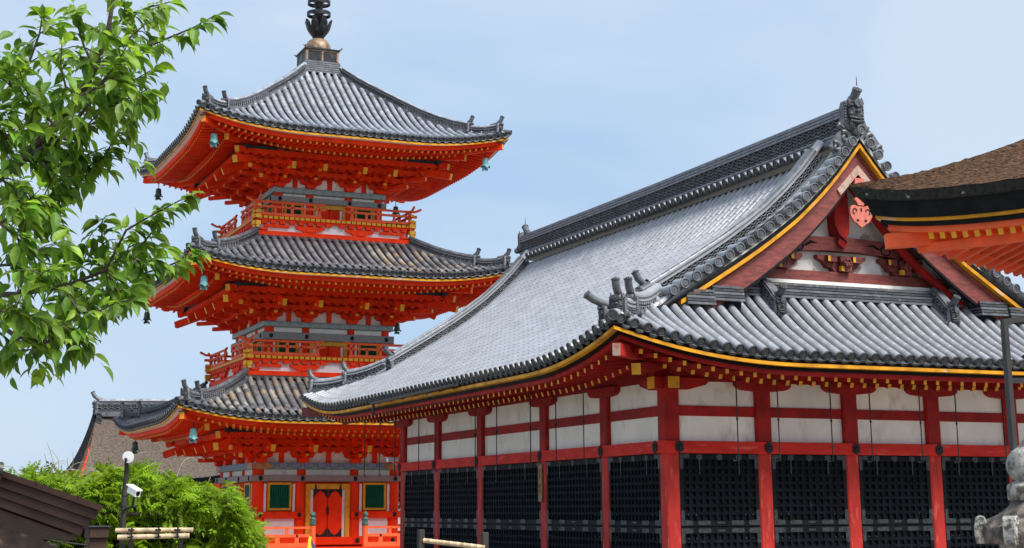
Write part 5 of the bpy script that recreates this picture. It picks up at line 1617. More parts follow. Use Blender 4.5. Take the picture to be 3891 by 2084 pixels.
# ================================================================== bark-roofed building at the right
TP = at(3226, 708, 25)
BKR = thing('bark_roofed_hall', 'red hall with thick brown cypress-bark roof overlapping the tiled gable', 'temple building', (TP.x, TP.y, -.35))
ev, nv = Vector((.39, -.92, 0)).normalized(), Vector((.92, .39, 0)).normalized()
def E_(s, n, z): return Vector((TP.x, TP.y, 0)) + ev * s + nv * n + Vector((0, 0, z))
ze = smoothcurve([0, .6, 1.44, 2.23, 3.0, 6, 9], [6.72, 6.58, 6.48, 6.435, 6.42, 6.41, 6.41])
zh = smoothcurve([0, .39, .95, 1.51, 2.06, 4, 6], [6.74, 6.835, 7.0, 7.24, 7.515, 8.7, 10.2])
rng2 = np.random.default_rng(5)
rf = MB(); rows = []
NS, NT = 90, 44
for i in range(NT + 1):
    r = []
    for j in range(NS + 1):
        s = 8.0 * (j / NS) ** 1.25; t = min(s, 5.2) * (i / NT)
        zz = ze(s) + (zh(t) - 6.74) + .0 * s
        # meet the hip: at t = s both slopes agree
        k = t / max(s, 1e-6) if s < 5.2 else t / 5.2
        z_hip = zh(min(s, 5.2)); zed = ze(s)
        prof = (zh(t) - 6.74) / max(zh(min(s, 5.2)) - 6.74, 1e-6)
        zz = zed + (z_hip - zed) * prof if s > 1e-6 else 6.74
        r.append(E_(s, t, zz + .012 * rng2.standard_normal() * (0 < i)))
    rows.append(r)
rf.grid(rows)
rows = [[Vector((2 * 0, 0, 0))] * 0]
r2 = []                                                  # the other slope, mirrored over the hip
for i in range(NT // 2 + 1):
    r = []
    for j in range(NS // 2 + 1):
        n_ = 8.0 * (j / (NS // 2)) ** 1.25; t = min(n_, 5.2) * (i / (NT // 2))
        z_hip = zh(min(n_, 5.2)); zed = ze(n_); prof = (zh(t) - 6.74) / max(z_hip - 6.74, 1e-6)
        r.append(E_(t, n_, zed + (z_hip - zed) * prof if n_ > 1e-6 else 6.74))
    r2.append(r)
rf.grid(r2)
RFO = rf.build('bark_roof', BARK, BKR)
def eave_layers(name, m, o0, o1, d0, d1, wob=0.0):
    """layer of the eave: face between depths d0 (top) and d1 below the eave line, inset o0 -> o1, then underside going in"""
    mb = MB(); ss = [8.0 * (j / 60) ** 1.3 for j in range(61)]
    for sw in (0, 1):
        def Q(a, o, dz):
            p = max(a, o); zz = ze(max(a, 0)) - dz + (wob * rng2.standard_normal() if wob else 0)
            return E_(p, o, zz) if not sw else E_(o, p, zz)
        mb.grid([[Q(a, o0, d0) for a in ss], [Q(a, (o0 + o1) / 2, (d0 + d1) / 2) for a in ss], [Q(a, o1, d1) for a in ss], [Q(a, o1 + .5, d1 - .0) for a in ss]])
    return mb.build(name, m, BKR)
eave_layers('bark_edge', BARK_EDGE, 0, .07, -.005, .15, .006)
eave_layers('black_bark_layer', BLACK, .16, .24, .13, .41)
eave_layers('ochre_eave_board', YEL_F, .28, .285, .405, .46)
eave_layers('black_eave_board', BLACK, .34, .345, .44, .53)
eave_layers('red_eave_board', VERM_L, .42, .425, .515, .62)
wh = MB(); wh.grid([[E_(.3, .3, ze(.3) - .462), E_(.3, 1.0, ze(1) - .462)], [E_(.95, .42, ze(.5) - .5), E_(.95, 1.2, ze(1) - .5)]]); wh.build('white_soffit_strip', WHITE, BKR)
rme = MB(); rme.beam((0, 0, 0), (0, 2.2, .34), .085, .11, 0, endmi=1); rme = rme.mesh('rafter', [VERM_L, YEL])
for i in range(26):
    s = 1.12 + i * .195
    link('rafter', rme, BKR, frame(E_(s, .52, ze(s) - .665), nv + Vector((0, 0, .15)), Vector((0, 0, 1))) @ Matrix.Rotation(0, 4, 'Z'))
for i in range(22):
    n_ = .95 + i * .34
    link('rafter', rme, BKR, frame(E_(.62, n_, ze(n_) - .70), ev + Vector((0, 0, .15)), Vector((0, 0, 1))) @ Matrix.Diagonal((1.4, 1, 1.35, 1)))
so = MB(); so.grid([[E_(.55 if k else .55, .55, 5.93), E_(8, .55, 5.83)] if not k else [E_(2.4, 2.4, 6.15), E_(8, 2.4, 6.15)] for k in (0, 1)])
so.grid([[E_(.55, .55, 5.93), E_(.55, 8, 5.85)], [E_(2.4, 2.4, 6.152), E_(2.4, 8, 6.152)]])
so.build('soffit', VERM_L, BKR)
hb = MB(); hb.beam(E_(.44, .30, 5.80), E_(2.6, 2.5, 6.0), .18, .23, 0); hb.beam(E_(.75, .8, 5.70), E_(8, .8, 5.62), .12, .14, 0)
hb.build('hip_beam', VERM_L, BKR)
wl_ = MB(); a, b, c, d = E_(2.4, 2.4, -.35), E_(9, 2.4, -.35), E_(9, 9, -.35), E_(2.4, 9, -.35)
wl_.add([a, b, c, d] + [p + Vector((0, 0, 6.5)) for p in (a, b, c, d)], [(0, 1, 5, 4), (1, 2, 6, 5), (2, 3, 7, 6), (3, 0, 4, 7)])
wl_.build('wall', VERM, BKR)
for s, n_ in ((2.35, 2.35), (5.0, 2.35), (2.35, 5.0), (7.6, 2.35)): MB().tube([E_(s, n_, -.35), E_(s, n_, 6.1)], .18, 14).build('pillar', VERM, BKR, True)

for k in range(3):                                       # plaster panels and rails between the pillars, both visible walls
    for sw in (0, 1):
        a, b = 2.6 + k * 2.2, 4.55 + k * 2.2
        for z0, z1 in ((2.9, 3.9), (4.2, 5.2), (.3, 1.1)):
            q = [(a, 2.37), (b, 2.37), (b, 2.42), (a, 2.42)]; mb = MB()
            base = [E_(u, v, z0) if not sw else E_(v, u, z0) for u, v in q]
            mb.add(base + [p + Vector((0, 0, z1 - z0)) for p in base], [(0, 1, 2, 3), (7, 6, 5, 4), (0, 4, 5, 1), (1, 5, 6, 2), (2, 6, 7, 3), (3, 7, 4, 0)]); mb.build('plaster_panel', WHITE, BKR)
for sw in (0, 1):
    for z in (1.3, 2.75, 4.05, 5.35): MB().beam(E_(2.3, 2.3, z), E_(9, 2.3, z) if not sw else E_(2.3, 9, z), .16, .2).build('tie_beam', VERM_L, BKR)

# ================================================================== stone lantern, lower right
LC = at(3925, 1960, 13.5); lx, ly = LC.x, LC.y
LN = thing('stone_lantern', 'weathered stone lantern with onion finial and curled roof corners', 'stone lantern', (lx, ly, -.35))
l0 = MB(); l0.lathe((lx, ly, 0), [(.15, 1.79), (.17, 1.84), (.155, 1.86), (.12, 1.87), (.165, 1.90), (.19, 1.96), (.195, 2.02), (.18, 2.08), (.14, 2.13), (.09, 2.165), (.055, 2.2), (.02, 2.245), (.004, 2.26)], 24)
l0.build('finial', STONE, LN, True)
l1 = MB(); l1.lathe((lx, ly, 0), [(.17, 1.70), (.2, 1.71), (.205, 1.82), (.19, 1.845), (.15, 1.85)], 24); l1.build('neck_ring', STONE, LN, True)
ph0 = .42
cp = MB(); rows = []
NR = 60
for t in np.linspace(0, 1, 10):
    r = []
    for k in range(NR + 1):
        a = 2 * math.pi * k / NR
        hx = math.cos(math.pi / 6) / math.cos(((a - ph0) % (math.pi / 3)) - math.pi / 6)
        rr = .17 + (.46 * hx - .17) * t
        edge = 1 - abs((((a - ph0) % (math.pi / 3)) / (math.pi / 3)) * 2 - 1)
        z = 1.71 - .24 * (t ** .75) + .045 * (1 - edge) ** 3 * t ** 3 + .012 * math.sin(7 * a + 3 * t)
        r.append((lx + rr * math.cos(a), ly + rr * math.sin(a), z))
    rows.append(r)
last = rows[-1]
for f, zz in ((1.0, 1.352), (.98, 1.335), (.4, 1.33)):
    rows.append([(lx + (p[0] - lx) * f, ly + (p[1] - ly) * f, zz) for p in last])
cp.grid(rows); CPO = cp.build('lantern_roof', STONE_D, LN, True)
for k in range(6):
    a = ph0 + math.pi / 3 * k; c, s_ = math.cos(a), math.sin(a); mb = MB(); U_ = Vector((c, s_, 0)); N_ = Vector((-s_, c, 0))
    pts = [(.36, 1.34), (.485, 1.335), (.50, 1.40), (.50, 1.49), (.485, 1.545), (.455, 1.575), (.415, 1.57), (.395, 1.535), (.385, 1.50), (.34, 1.495)]
    mb.prism(pts, Vector((lx, ly, 0)) - N_ * .05, U_, (0, 0, 1), N_ * .1, 0)
    for sg in (-1, 1): mb.tube([Vector((lx, ly, 0)) + U_ * (.445 + .032 * math.cos(q)) + N_ * sg * .052 + Vector((0, 0, 1.535 + .032 * math.sin(q))) for q in np.linspace(0, 5, 8)], .012, 5)
    mb.build('roof_curl', STONE, LN)
fb = MB()
for k in range(6):
    a = ph0 + math.pi / 3 * k; c, s_ = math.cos(a), math.sin(a)
    fb.box(lx + c * .25 - .035, lx + c * .25 + .035, ly + s_ * .25 - .035, ly + s_ * .25 + .035, .85, 1.335)
    a2 = a + math.pi / 3; p, q = Vector((lx + c * .25, ly + s_ * .25, 0)), Vector((lx + math.cos(a2) * .25, ly + math.sin(a2) * .25, 0))
    for z in (.9, 1.3): fb.beam(p + Vector((0, 0, z)), q + Vector((0, 0, z)), .05, .08)
    if k % 2: fb.beam(p + Vector((0, 0, 1.1)), q + Vector((0, 0, 1.1)), .03, .4)
fb.build('fire_box', STONE, LN)
sh = MB(); sh.lathe((lx, ly, 0), [(.34, .72), (.38, .76), (.36, .85)], 6); sh.lathe((lx, ly, 0), [(.4, -.35), (.4, -.15), (.2, -.1), (.16, .2), (.18, .25), (.16, .3), (.17, .66), (.3, .72)], 20)
sh.build('shaft', STONE, LN, True)

# ================================================================== dark steel frame behind the lantern
p0 = at(3865, 1720, 14.6); FRX, FRY = p0.x - .02, p0.y
FM = thing('steel_frame', 'dark brown steel frame post with a side arm behind the stone lantern', 'steel frame', (FRX, FRY, -.35))
f_ = MB(); f_.box(FRX - .045, FRX + .005, FRY - .03, FRY + .02, -.35, 3.36); f_.box(FRX - .044, FRX + .045, FRY + .02, FRY + .03, -.35, 3.361); f_.build('post', STEEL, FM)
f_ = MB(); f_.beam((FRX - .045, FRY, 3.385), (FRX + 1.6, FRY - .2, 3.62), .06, .05); f_.build('top_bar', STEEL, FM)
for z in (2.83, 2.16): MB().beam((FRX, FRY + .045, z), (FRX + 1.6, FRY - .16, z + .02), .03, .05).build('cross_bar', STEEL, FM)
MB().box(FRX + 1.6, FRX + 1.66, FRY - .22, FRY - .16, -.35, 3.62).build('post', STEEL, FM)

# ================================================================== bamboo guard in front of the hall
g1, g2 = at(1600, 2013, 30), at(1842, 2023, 29.6)
GD = thing('bamboo_guard_rail', 'low guard of two dark posts with one bamboo rail before the hall', 'guard rail', (g1.x, g1.y, -.35))
for g in (g1, g2): MB().bbox(g.x - .06, g.x + .06, g.y - .06, g.y + .06, -.35, g.z, 0, .012).build('post', POSTW, GD)
a, b = Vector((g1.x + .04, g1.y - .06, 1.06)), Vector((g2.x - .02, g2.y - .06, .93))
def cane(p, q, r, n=9):
    mb = MB()
    for i in range(n):
        x, y = p.lerp(q, i / n), p.lerp(q, (i + .96) / n)
        mb.tube([x, x.lerp(y, .06), x.lerp(y, .94), y, y.lerp(x, .0)], [r * 1.12, r, r, r * 1.12, r * .9], 9)
    return mb
cane(a, b, .045).build('bamboo_rail', BAMBOO, GD, True)

# ================================================================== brown sheet-metal roof, lower left
def LP(x, y, d): return at(x, y, d)
BR = thing('porch_roof', 'dark brown sheet-metal gable end of a small porch roof beside the wisteria', 'porch roof', (at(200, 2000, 13).x, at(200, 2000, 13).y, -.35))
dv = (at(390, 1925, 13.0) - at(0, 1790, 13.3)); dv.normalize()
tl = at(0, 1790, 13.3); L0 = -1.2; L1 = 1.02
back = Vector((-.35, .95, -.0)).normalized()
dn = Vector((0, 0, -1))
# each board of the verge is a part of its own; every lower board is set a little back
for i in range(3):
    mb = MB(); z0, z1 = .055 + i * .078, .055 + (i + 1) * .078 - .004
    e = L1 - .02 - .045 * i
    a = [tl + dv * L0 + dn * z0 + back * (.035 * i), tl + dv * e + dn * z0 + back * (.035 * i), tl + dv * (e - .03) + dn * z1 + back * (.035 * i), tl + dv * L0 + dn * z1 + back * (.035 * i)]
    mb.add(a + [p + back * .14 for p in a], [(0, 1, 2, 3), (7, 6, 5, 4), (0, 4, 5, 1), (1, 5, 6, 2), (2, 6, 7, 3)])
    mb.build('verge_board', CLADDING, BR)
mb = MB(); a = [tl + dv * L0 - back * .05, tl + dv * L1 - back * .05, tl + dv * (L1 - .02) + dn * .05 - back * .05, tl + dv * L0 + dn * .05 - back * .05]
mb.add(a + [p + back * 1.6 for p in a], [(0, 1, 2, 3), (7, 6, 5, 4), (0, 4, 5, 1), (1, 5, 6, 2), (2, 6, 7, 3)]); mb.build('roof_sheet', CLADDING, BR)
for k in range(5):
    p = tl + dv * (-.9 + .42 * k) - back * .051
    mb = MB(); mb.beam(p + Vector((0, 0, .005)), p + back * 1.6 + Vector((0, 0, .005)), .02, .014); mb.build('sheet_seam', CLADDING, BR)
mb = MB(); o = back * .25
a = [tl + dv * L0 + dn * .46 + o, tl + dv * (.76) + dn * .40 + o, tl + dv * .74 + dn * .56 + o, tl + dv * L0 + dn * .63 + o]
mb.add(a + [p + back * .08 for p in a], [(0, 1, 2, 3), (7, 6, 5, 4), (0, 4, 5, 1), (2, 6, 7, 3), (1, 5, 6, 2)]); mb.build('inner_board', BROWN_WOOD, BR)
mb = MB(); a = [tl + dv * L0 + dn * .30 + back * .1, tl + dv * .86 + dn * .30 + back * .1, tl + dv * .86 + dn * .3 + back * 1.5, tl + dv * L0 + dn * .3 + back * 1.5]
mb.add(a + [p + dn * .03 for p in a], [(0, 1, 2, 3), (7, 6, 5, 4), (0, 4, 5, 1), (1, 5, 6, 2), (2, 6, 7, 3)]); mb.build('soffit_board', CLADDING, BR)
cpz = at(370, 2003, 13); pz = at(370, 2040, 13)
mb = MB(); mb.bbox(cpz.x - .075, cpz.x + .085, cpz.y - .1, cpz.y + .2, cpz.z - .09, cpz.z, 0, .006); mb.build('beam_cap', CLADDING, BR)
mb = MB(); mb.bbox(cpz.x - .068, cpz.x + .078, cpz.y - .06, cpz.y + .15, -.35, cpz.z - .09, 0, .006); mb.build('post', CLADDING, BR)
mb = MB(); mb.box(cpz.x - .09, cpz.x + .1, cpz.y - .12, cpz.y + .22, cpz.z, cpz.z + .008); mb.build('cap_sheet', FIT, BR)
rp = tl + dv * .02
mb = MB(); mb.tube([rp + Vector((0, -.02, .01)), rp + Vector((-.9, -.02, .08))], .07, 8); mb.tube([rp + Vector((-.05, -.08, -.04)), rp + Vector((-.07, -.09, -.14)), rp + Vector((-.12, -.08, -.2))], [.05, .045, .02], 7); mb.build('ridge_end', STEEL, BR, True)
mb = MB()
for q in ((at(0, 2000, 13.6), at(60, 2084, 13.6)), (at(170, 2084, 13.6), at(260, 2050, 13.6)), (at(120, 2038, 13.6), at(330, 2072, 13.6))): mb.tube([q[0], q[0].lerp(q[1], .5) + Vector((0, 0, -.01)), q[1]], .006, 5)
mb.build('cable', STEEL, BR)

# ================================================================== lamp post and camera in the wisteria
lp = at(472, 1900, 27.6); lt_ = at(488, 1737, 27.6)
LPT = thing('lamp_post', 'dark lamp post with one round white floodlight rising out of the wisteria', 'lamp post', (lp.x, lp.y, -.35))
MB().tube([(lp.x, lp.y, -.35), (lp.x, lp.y, 1.9), (lp.x + .02, lp.y, 2.35), (lt_.x - .04, lt_.y, lt_.z - .02)], [.055, .05, .045, .03], 10).build('pole', POSTW, LPT, True)
fw = -_F.copy(); fw.z -= .05; fw.normalize()
r_ = MB(); c = lt_; q0 = fw.orthogonal().normalized()
r_.tube([c - fw * .11, c - fw * .08, c - fw * .02, c + fw * .015], [.03, .06, .095, .105], 20); r_.build('lamp_head', WHITE_M, LPT, True)
r_ = MB(); r_.tube([c + fw * .012, c + fw * .018], .095, 20); r_.tube([c + fw * .018 - Vector((0, 0, .025)), c + fw * .022 - Vector((0, 0, .025))], .028, 10); r_.build('lamp_glass', GLASSW, LPT)
for z in (1.65, 1.72, 1.9): MB().lathe((lp.x, lp.y, z), [(.056, 0), (.056, .012)], 10).build('band', IRON, LPT)
cc_ = at(510, 1868, 27.0)
CT = thing('security_camera', 'white box security camera on a bracket beside the lamp post', 'security camera', (cc_.x, cc_.y, cc_.z))
b = MB(); d_ = Vector((.35, -.85, -.32)).normalized(); b.beam(cc_ - d_ * .14, cc_ + d_ * .13, .11, .11); b.build('housing', WHITE_M, CT)
b = MB(); b.beam(cc_ - d_ * .17 + Vector((0, 0, .065)), cc_ + d_ * .17 + Vector((0, 0, .065)), .14, .015); b.build('sun_hood', WHITE_M, CT)
b = MB(); b.tube([cc_ + d_ * .128, cc_ + d_ * .135], .042, 10); b.build('lens', BLACK, CT)
b = MB(); b.tube([cc_, cc_ + Vector((0, .05, -.25)), cc_ + Vector((-.1, .2, -.3)), Vector((lp.x, lp.y, cc_.z - .35))], .02, 6); b.build('bracket', IRON, CT)
# bamboo rails tied in front of the wisteria
b1, b2 = at(440, 2016, 27.2), at(735, 2014, 27.2)
BB = thing('bamboo_rail', 'two pale bamboo canes lashed together in front of the wisteria', 'bamboo rail', (b1.x, b1.y, -.35))
cane(b1, b2, .04, 7).build('bamboo_cane', BAMBOO, BB, True)
cane(at(448, 2042, 27.1), at(720, 2036, 27.1), .042, 7).build('bamboo_cane', BAMBOO, BB, True)
for x in (497, 600, 672):
    p = at(x, 2028, 27.1)
    mb = MB()
    for dz in (.06, -.06): mb.tube([p + Vector((.045 * math.cos(k), -.045 * math.sin(k) - .01, dz + .012 * math.sin(2 * k))) * 1 for k in np.linspace(0, 6.28, 9)], .014, 5)
    mb.tube([p + Vector((0, -.06, .1)), p + Vector((0, -.065, -.1))], .016, 5); mb.build('lashing', IRON, BB)
for x in (500, 690): 
    p = at(x, 2040, 27.25); MB().tube([(p.x, p.y + .05, -.35), (p.x, p.y + .05, p.z + .1)], .04, 8).build('post', POSTW, BB)

# ================================================================== wisteria
wc = at(500, 1900, 30)
WS = thing('wisteria', 'bright yellow-green wisteria mounded over its trellis before the pagoda', 'wisteria', (wc.x, wc.y, -.35))
sp_ = MB()                                              # one compound leaf: a stalk with paired leaflets
def leaflet(o, d, L, w, dz):
    o, d = Vector(o), Vector(d).normalized(); s_ = d.cross(Vector((0, 0, 1))).normalized() * w
    m_ = o + d * L * .45 + Vector((0, 0, dz)); e = o + d * L + Vector((0, 0, -dz * 1.5))
    sp_.add([o, m_ + s_, e, m_ - s_], [(0, 1, 2), (0, 2, 3)])
for i in range(6):
    y = .05 + .034 * i; z = .02 - .9 * (y - .08) ** 2
    for sx in (-1, 1): leaflet((0, y, z), (sx, .55, -.25), .085 - .004 * i, .016, .01)
leaflet((0, .25, -.02), (0, 1, -.35), .075, .016, .008)
spm = sp_.mesh('wisteria_spray', WIST)
topx = [-420, 60, 100, 200, 330, 450, 560, 640, 700, 800, 850, 900, 935, 965]
topy = [1830, 1824, 1815, 1812, 1822, 1792, 1806, 1832, 1846, 1872, 1895, 1950, 2005, 2075]
fr = []; tn = []
for i in range(9500):
    x = rng.uniform(-420, 965); yt = float(np.interp(x, topx, topy)) + 12 * math.sin(x * .045) + 10 * math.sin(x * .11 + 1) + 5 * math.sin(x * .31)
    if i % 3: y = yt + abs(rng.normal(0, 60))
    else: y = rng.uniform(yt, 2240)
    dd = 28.2 + 4.4 * rng.random() ** 1.3 + max(0, (1900 - y)) * .006
    clump = math.sin(x * .031 + 2 * math.sin(y * .02)) * math.sin(y * .037 + x * .011)
    if clump < -.3 and y > yt + 22 and rng.random() < .8: continue
    if clump < -.1 and y > yt + 60 and rng.random() < .45: continue
    p = at(x, y + max(0, 8 * clump) - 6 * (clump > .5), dd)
    dr = Vector((rng.normal(.25, .7), rng.normal(-.8, .6), rng.normal(-.15, .45)))
    fr.append(frame(p, dr, Vector((rng.normal(0, .5), rng.normal(-.3, .5), 1))) @ Matrix.Scale(rng.uniform(.8, 1.5), 4)); tn.append(rng.random())
for i in range(650):                                     # ragged right flank reaching past the pagoda corner
    x = 850 + abs(rng.normal(0, 50)); y = float(np.interp(x, topx, topy)) + rng.normal(15, 30) if x < 965 else rng.uniform(1980, 2084)
    p = at(x, y, 28 + rng.random() * 2); dr = Vector((rng.normal(.7, .5), rng.normal(-.4, .5), rng.normal(.0, .4)))
    fr.append(frame(p, dr, (0, -.2, 1)) @ Matrix.Scale(rng.uniform(.5, 1.0), 4)); tn.append(rng.random())
fo = joined('foliage', spm, fr, WIST, WS, tints=tn, smooth=False)
fr = []                                                  # darker leaves deep inside
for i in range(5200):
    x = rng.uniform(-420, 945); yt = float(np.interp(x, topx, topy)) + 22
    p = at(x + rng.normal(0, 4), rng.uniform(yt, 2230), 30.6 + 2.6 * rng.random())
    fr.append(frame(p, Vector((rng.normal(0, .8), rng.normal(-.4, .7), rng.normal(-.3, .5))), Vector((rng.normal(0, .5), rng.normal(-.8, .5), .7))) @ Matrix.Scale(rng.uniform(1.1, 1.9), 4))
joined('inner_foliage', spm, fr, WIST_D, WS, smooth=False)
tb = MB()
for i in range(64):                                      # leafless tendrils curling above the crown
    x = rng.uniform(40, 940) if i % 2 else rng.uniform(60, 420); y = float(np.interp(x, topx, topy)) + 14; d = 29 + 2 * rng.random()
    p = at(x, y, d); path = [p]; v = Vector((rng.normal(.1, .5), rng.normal(0, .3), rng.uniform(.6, 1.2))); cu_ = rng.normal(0, .65)
    for k in range(int(rng.integers(5, 12))):
        v = Matrix.Rotation(cu_, 3, (.25, 1, .1)) @ v; v = v.normalized(); path.append(path[-1] + v * .075); cu_ += rng.normal(0, .1)
    tb.tube(path, [.009 * (1 - .6 * k / len(path)) for k in range(len(path))], 4)
tb.build('tendrils', TENDRIL, WS, kind='stuff')
tr_ = MB()
for x in range(-350, 900, 160):
    p = at(x, 2060, 31); tr_.tube([(p.x, p.y, -.35), (p.x + .05, p.y, .6), (p.x - .06, p.y, 1.5)], [.09, .07, .05], 8)
tr_.build('stems', TWIG, WS, True, kind='stuff')
for d in (28.6, 30.2, 31.8):
    for yy in (1955,):
        a, b = at(-380, yy, d), at(930, yy, d); MB().tube([a, b], .035, 6).build('trellis_pole', POSTW, WS)

# ================================================================== bark-roofed gate behind the pagoda, far left
G0 = at(372, 1560, 108)
GT = thing('bark_roofed_gate', 'gate with a weathered grey-brown bark roof half hidden behind the pagoda', 'gate', (G0.x, G0.y, -.5))
gr_, gb_ = Vector((.93, -.36, 0)).normalized(), Vector((.36, .93, 0)).normalized()
def Gp(a, b, z): return Vector((G0.x, G0.y, 0)) + gr_ * a - gb_ * b + Vector((0, 0, z))
zr = G0.z - .25
gz = smoothcurve([0, 1, 2.2, 3.6, 5.0], [zr, zr - 1.3, zr - 2.6, zr - 3.75, zr - 4.5])
NX = 34
mb = MB(); rows = []
GW = 10.6
for i in range(25):
    b = 5.0 * i / 24; r = []
    for j in range(NX + 1):
        a = GW * j / NX; up = .55 * max(0, (a - 7.5) / 3.1) ** 2 * (b / 5) ** 2 + .25 * max(0, (1.5 - a) / 1.5) ** 2
        flare = .22 * (b / 5) ** 1.5 * (1 - j / NX)
        r.append(Gp(a + flare * 1.6, b, gz(b) + up))
    rows.append(r)
mb.grid(rows); GRO = mb.build('bark_roof', BARK_GREY, GT, True)
back_ = MB(); back_.grid([[Gp(0, 0, zr), Gp(GW, 0, zr)], [Gp(0, -2.5, zr - 2.8), Gp(GW, -2.5, zr - 2.8)], [Gp(0, -5, zr - 4.5), Gp(GW, -5, zr - 4.5)]]); back_.build('bark_roof', BARK_GREY, GT)
ed = MB(); fr_e = rows[-1]
ed.grid([fr_e, [p + Vector((0, 0, -.42)) + gb_ * .15 for p in fr_e], [p + Vector((0, 0, -.45)) + gb_ * 1.2 for p in fr_e]]); ed.build('eave_edge', BLACK, GT)
e2 = MB(); e2.grid([[p + Vector((0, 0, -.46)) + gb_ * .5 for p in fr_e], [p + Vector((0, 0, -.85)) + gb_ * .75 for p in fr_e], [p + Vector((0, 0, -.8)) + gb_ * 2.2 for p in fr_e]]); e2.build('red_eave', VERM_L, GT)
lft_ = [r[0] for r in rows]
def verge(name, m, a0, a1, z0, z1, i0=0):
    vg = MB(); q0, q1 = [], []
    for i, p in enumerate(lft_[i0:], i0):
        t = i / 24; q0.append(p - gr_ * (a0[0] + (a0[1] - a0[0]) * t ** 1.3) + Vector((0, 0, z0))); q1.append(p - gr_ * (a1[0] + (a1[1] - a1[0]) * t ** 1.3) + Vector((0, 0, z1)))
    vg.grid([[p + gb_ * 1.2 for p in q0], q0, q1, [p + gb_ * 1.2 for p in q1]]); vg.build(name, m, GT)
verge('verge_edge', BLACK, (.04, .62), (.3, 1.45), .0, -.05)
verge('bargeboard', BROWN_WOOD, (.0, .22), (.042, .625), -.06, -.09)
verge('red_board', VERM, (-.05, -.02), (.0, .23), -.07, -.1, 10)
ry = [Gp(a, 0, zr + .0) for a in (.1, 3, 6, GW)]
rd = layered_ridge('ridge', ry, [(.5, -.2, .12, 0), (.4, .12, .3, 1), (.34, .3, .62, 2), (.42, .62, .76, 0), (.36, .76, .88, 1)], [TILE_M, TILE_D, TILE_D], GT)
wave_rows(ry, .36, .32, 2, .4, .14, TILE_M, rd); cap_tiles(ry, .2, .86, .5, TILE_P, rd)
m_ = demon('demon_ridge_tile', Gp(.0, 0, zr - .1), gb_, -gr_, 1.1, parent=GT)
horn_tile([Gp(.4, 0, zr + .9), Gp(.05, 0, zr + 1.0), Gp(-.3, 0, zr + 1.25), Gp(-.42, 0, zr + 1.5)], .15, m_)
for i in range(3): link('round_ridge_tile', dtP, GT, frame(Gp(.25, .6, zr - .15 - .32 * i), gb_ + Vector((0, 0, .1)), Vector((0, 0, 1))) @ Matrix.Scale(1.6, 4))
wl2 = MB(); p = [Gp(1.0, 3.2, -.5), Gp(9.6, 3.2, -.5), Gp(9.6, -3.2, -.5), Gp(1.0, -3.2, -.5)]
wl2.add(p + [q + Vector((0, 0, zr - 3.6)) for q in p], [(0, 1, 5, 4), (1, 2, 6, 5), (2, 3, 7, 6), (3, 0, 4, 7)]); wl2.build('wall', VERM, GT)
for a in (1.0, 3.9, 6.8, 9.6): MB().tube([Gp(a, 3.3, -.5), Gp(a, 3.3, zr - 3.8)], .28, 12).build('pillar', VERM, GT, True)

# ================================================================== broadleaf tree between pagoda and hall
def leaf_clump_mesh():
    mb = MB(); r = np.random.default_rng(3)
    for i in range(16):
        c = Vector(r.normal(0, .22, 3)); d = Vector(r.normal(0, 1, 3)); d.z -= .3; d.normalize(); s_ = d.orthogonal().normalized() * .05
        mb.add([c, c + d * .09 + s_, c + d * .2, c + d * .09 - s_], [(0, 1, 2, 3)])
    return mb.mesh('leaf_clump', TREE_L)
lcm = leaf_clump_mesh()
def tree(x, y, h, r, label, seed):
    t = thing('leafy_tree', label, 'tree', (x, y, -.6), 'trees behind the hall and pagoda'); g = np.random.default_rng(seed)
    tk = MB(); tk.tube([(x, y, -.6), (x + .1, y, h * .3), (x - .1, y + .1, h * .6), (x, y, h * .85)], [.28, .22, .15, .05], 10)
    blobs = []
    for k in range(11):
        a = g.uniform(0, 6.28); rr = r * g.uniform(.25, .75); z = h * g.uniform(.4, .92)
        c = Vector((x + rr * math.cos(a), y + rr * math.sin(a), z)); blobs.append((c, r * g.uniform(.3, .5)))
        tk.tube([(x, y, z * .7), (x + rr * .5 * math.cos(a), y + rr * .5 * math.sin(a), z * .86), c], [.1, .06, .02], 6)
    tk.build('trunk', TWIG, t, True)
    f = []
    for c, br in blobs:
        for i in range(150):
            v = Vector(g.normal(0, 1, 3)).normalized() * br * g.uniform(.55, 1.08)
            f.append(Matrix.Translation(c + v) @ Matrix.Rotation(g.uniform(0, 6.28), 4, Vector(g.normal(0, 1, 3))) @ Matrix.Scale(g.uniform(.8, 1.6), 4))
    joined('crown', lcm, f, TREE_L, t, smooth=False)
tree(10.2, 48.5, 5.2, 2.6, 'green leafy tree just visible between the pagoda and the hall', 4)
# ================================================================== guide flag tip
fp = at(1180, 2045, 34)
FG = thing('guide_flag', 'small yellow pennant with a dark edge in front of the pagoda steps', 'flag', (fp.x, fp.y, -.35))
MB().tube([(fp.x, fp.y, -.35), (fp.x, fp.y, fp.z + .06)], .012, 6).build('flag_pole', STEEL, FG)
mb = MB(); rows = [[(fp.x + u * (.02 + .13 * t) + .02 * math.sin(9 * t + 3 * u), fp.y - .02 + .02 * math.cos(5 * u + 4 * t), fp.z + .04 - .42 * t) for u in (-1, -.5, 0, .3)] for t in np.linspace(0, 1, 7)]
mb.grid(rows); mb.build('yellow_cloth', FLAGY, FG, True)
mb = MB(); rows = [[(fp.x + u * (.02 + .13 * t) + .02 * math.sin(9 * t + 3 * u), fp.y - .02 + .02 * math.cos(5 * u + 4 * t), fp.z + .04 - .42 * t) for u in (.32, .7, 1)] for t in np.linspace(0, 1, 7)]
mb.grid(rows); mb.build('dark_edge', NAVY, FG, True)

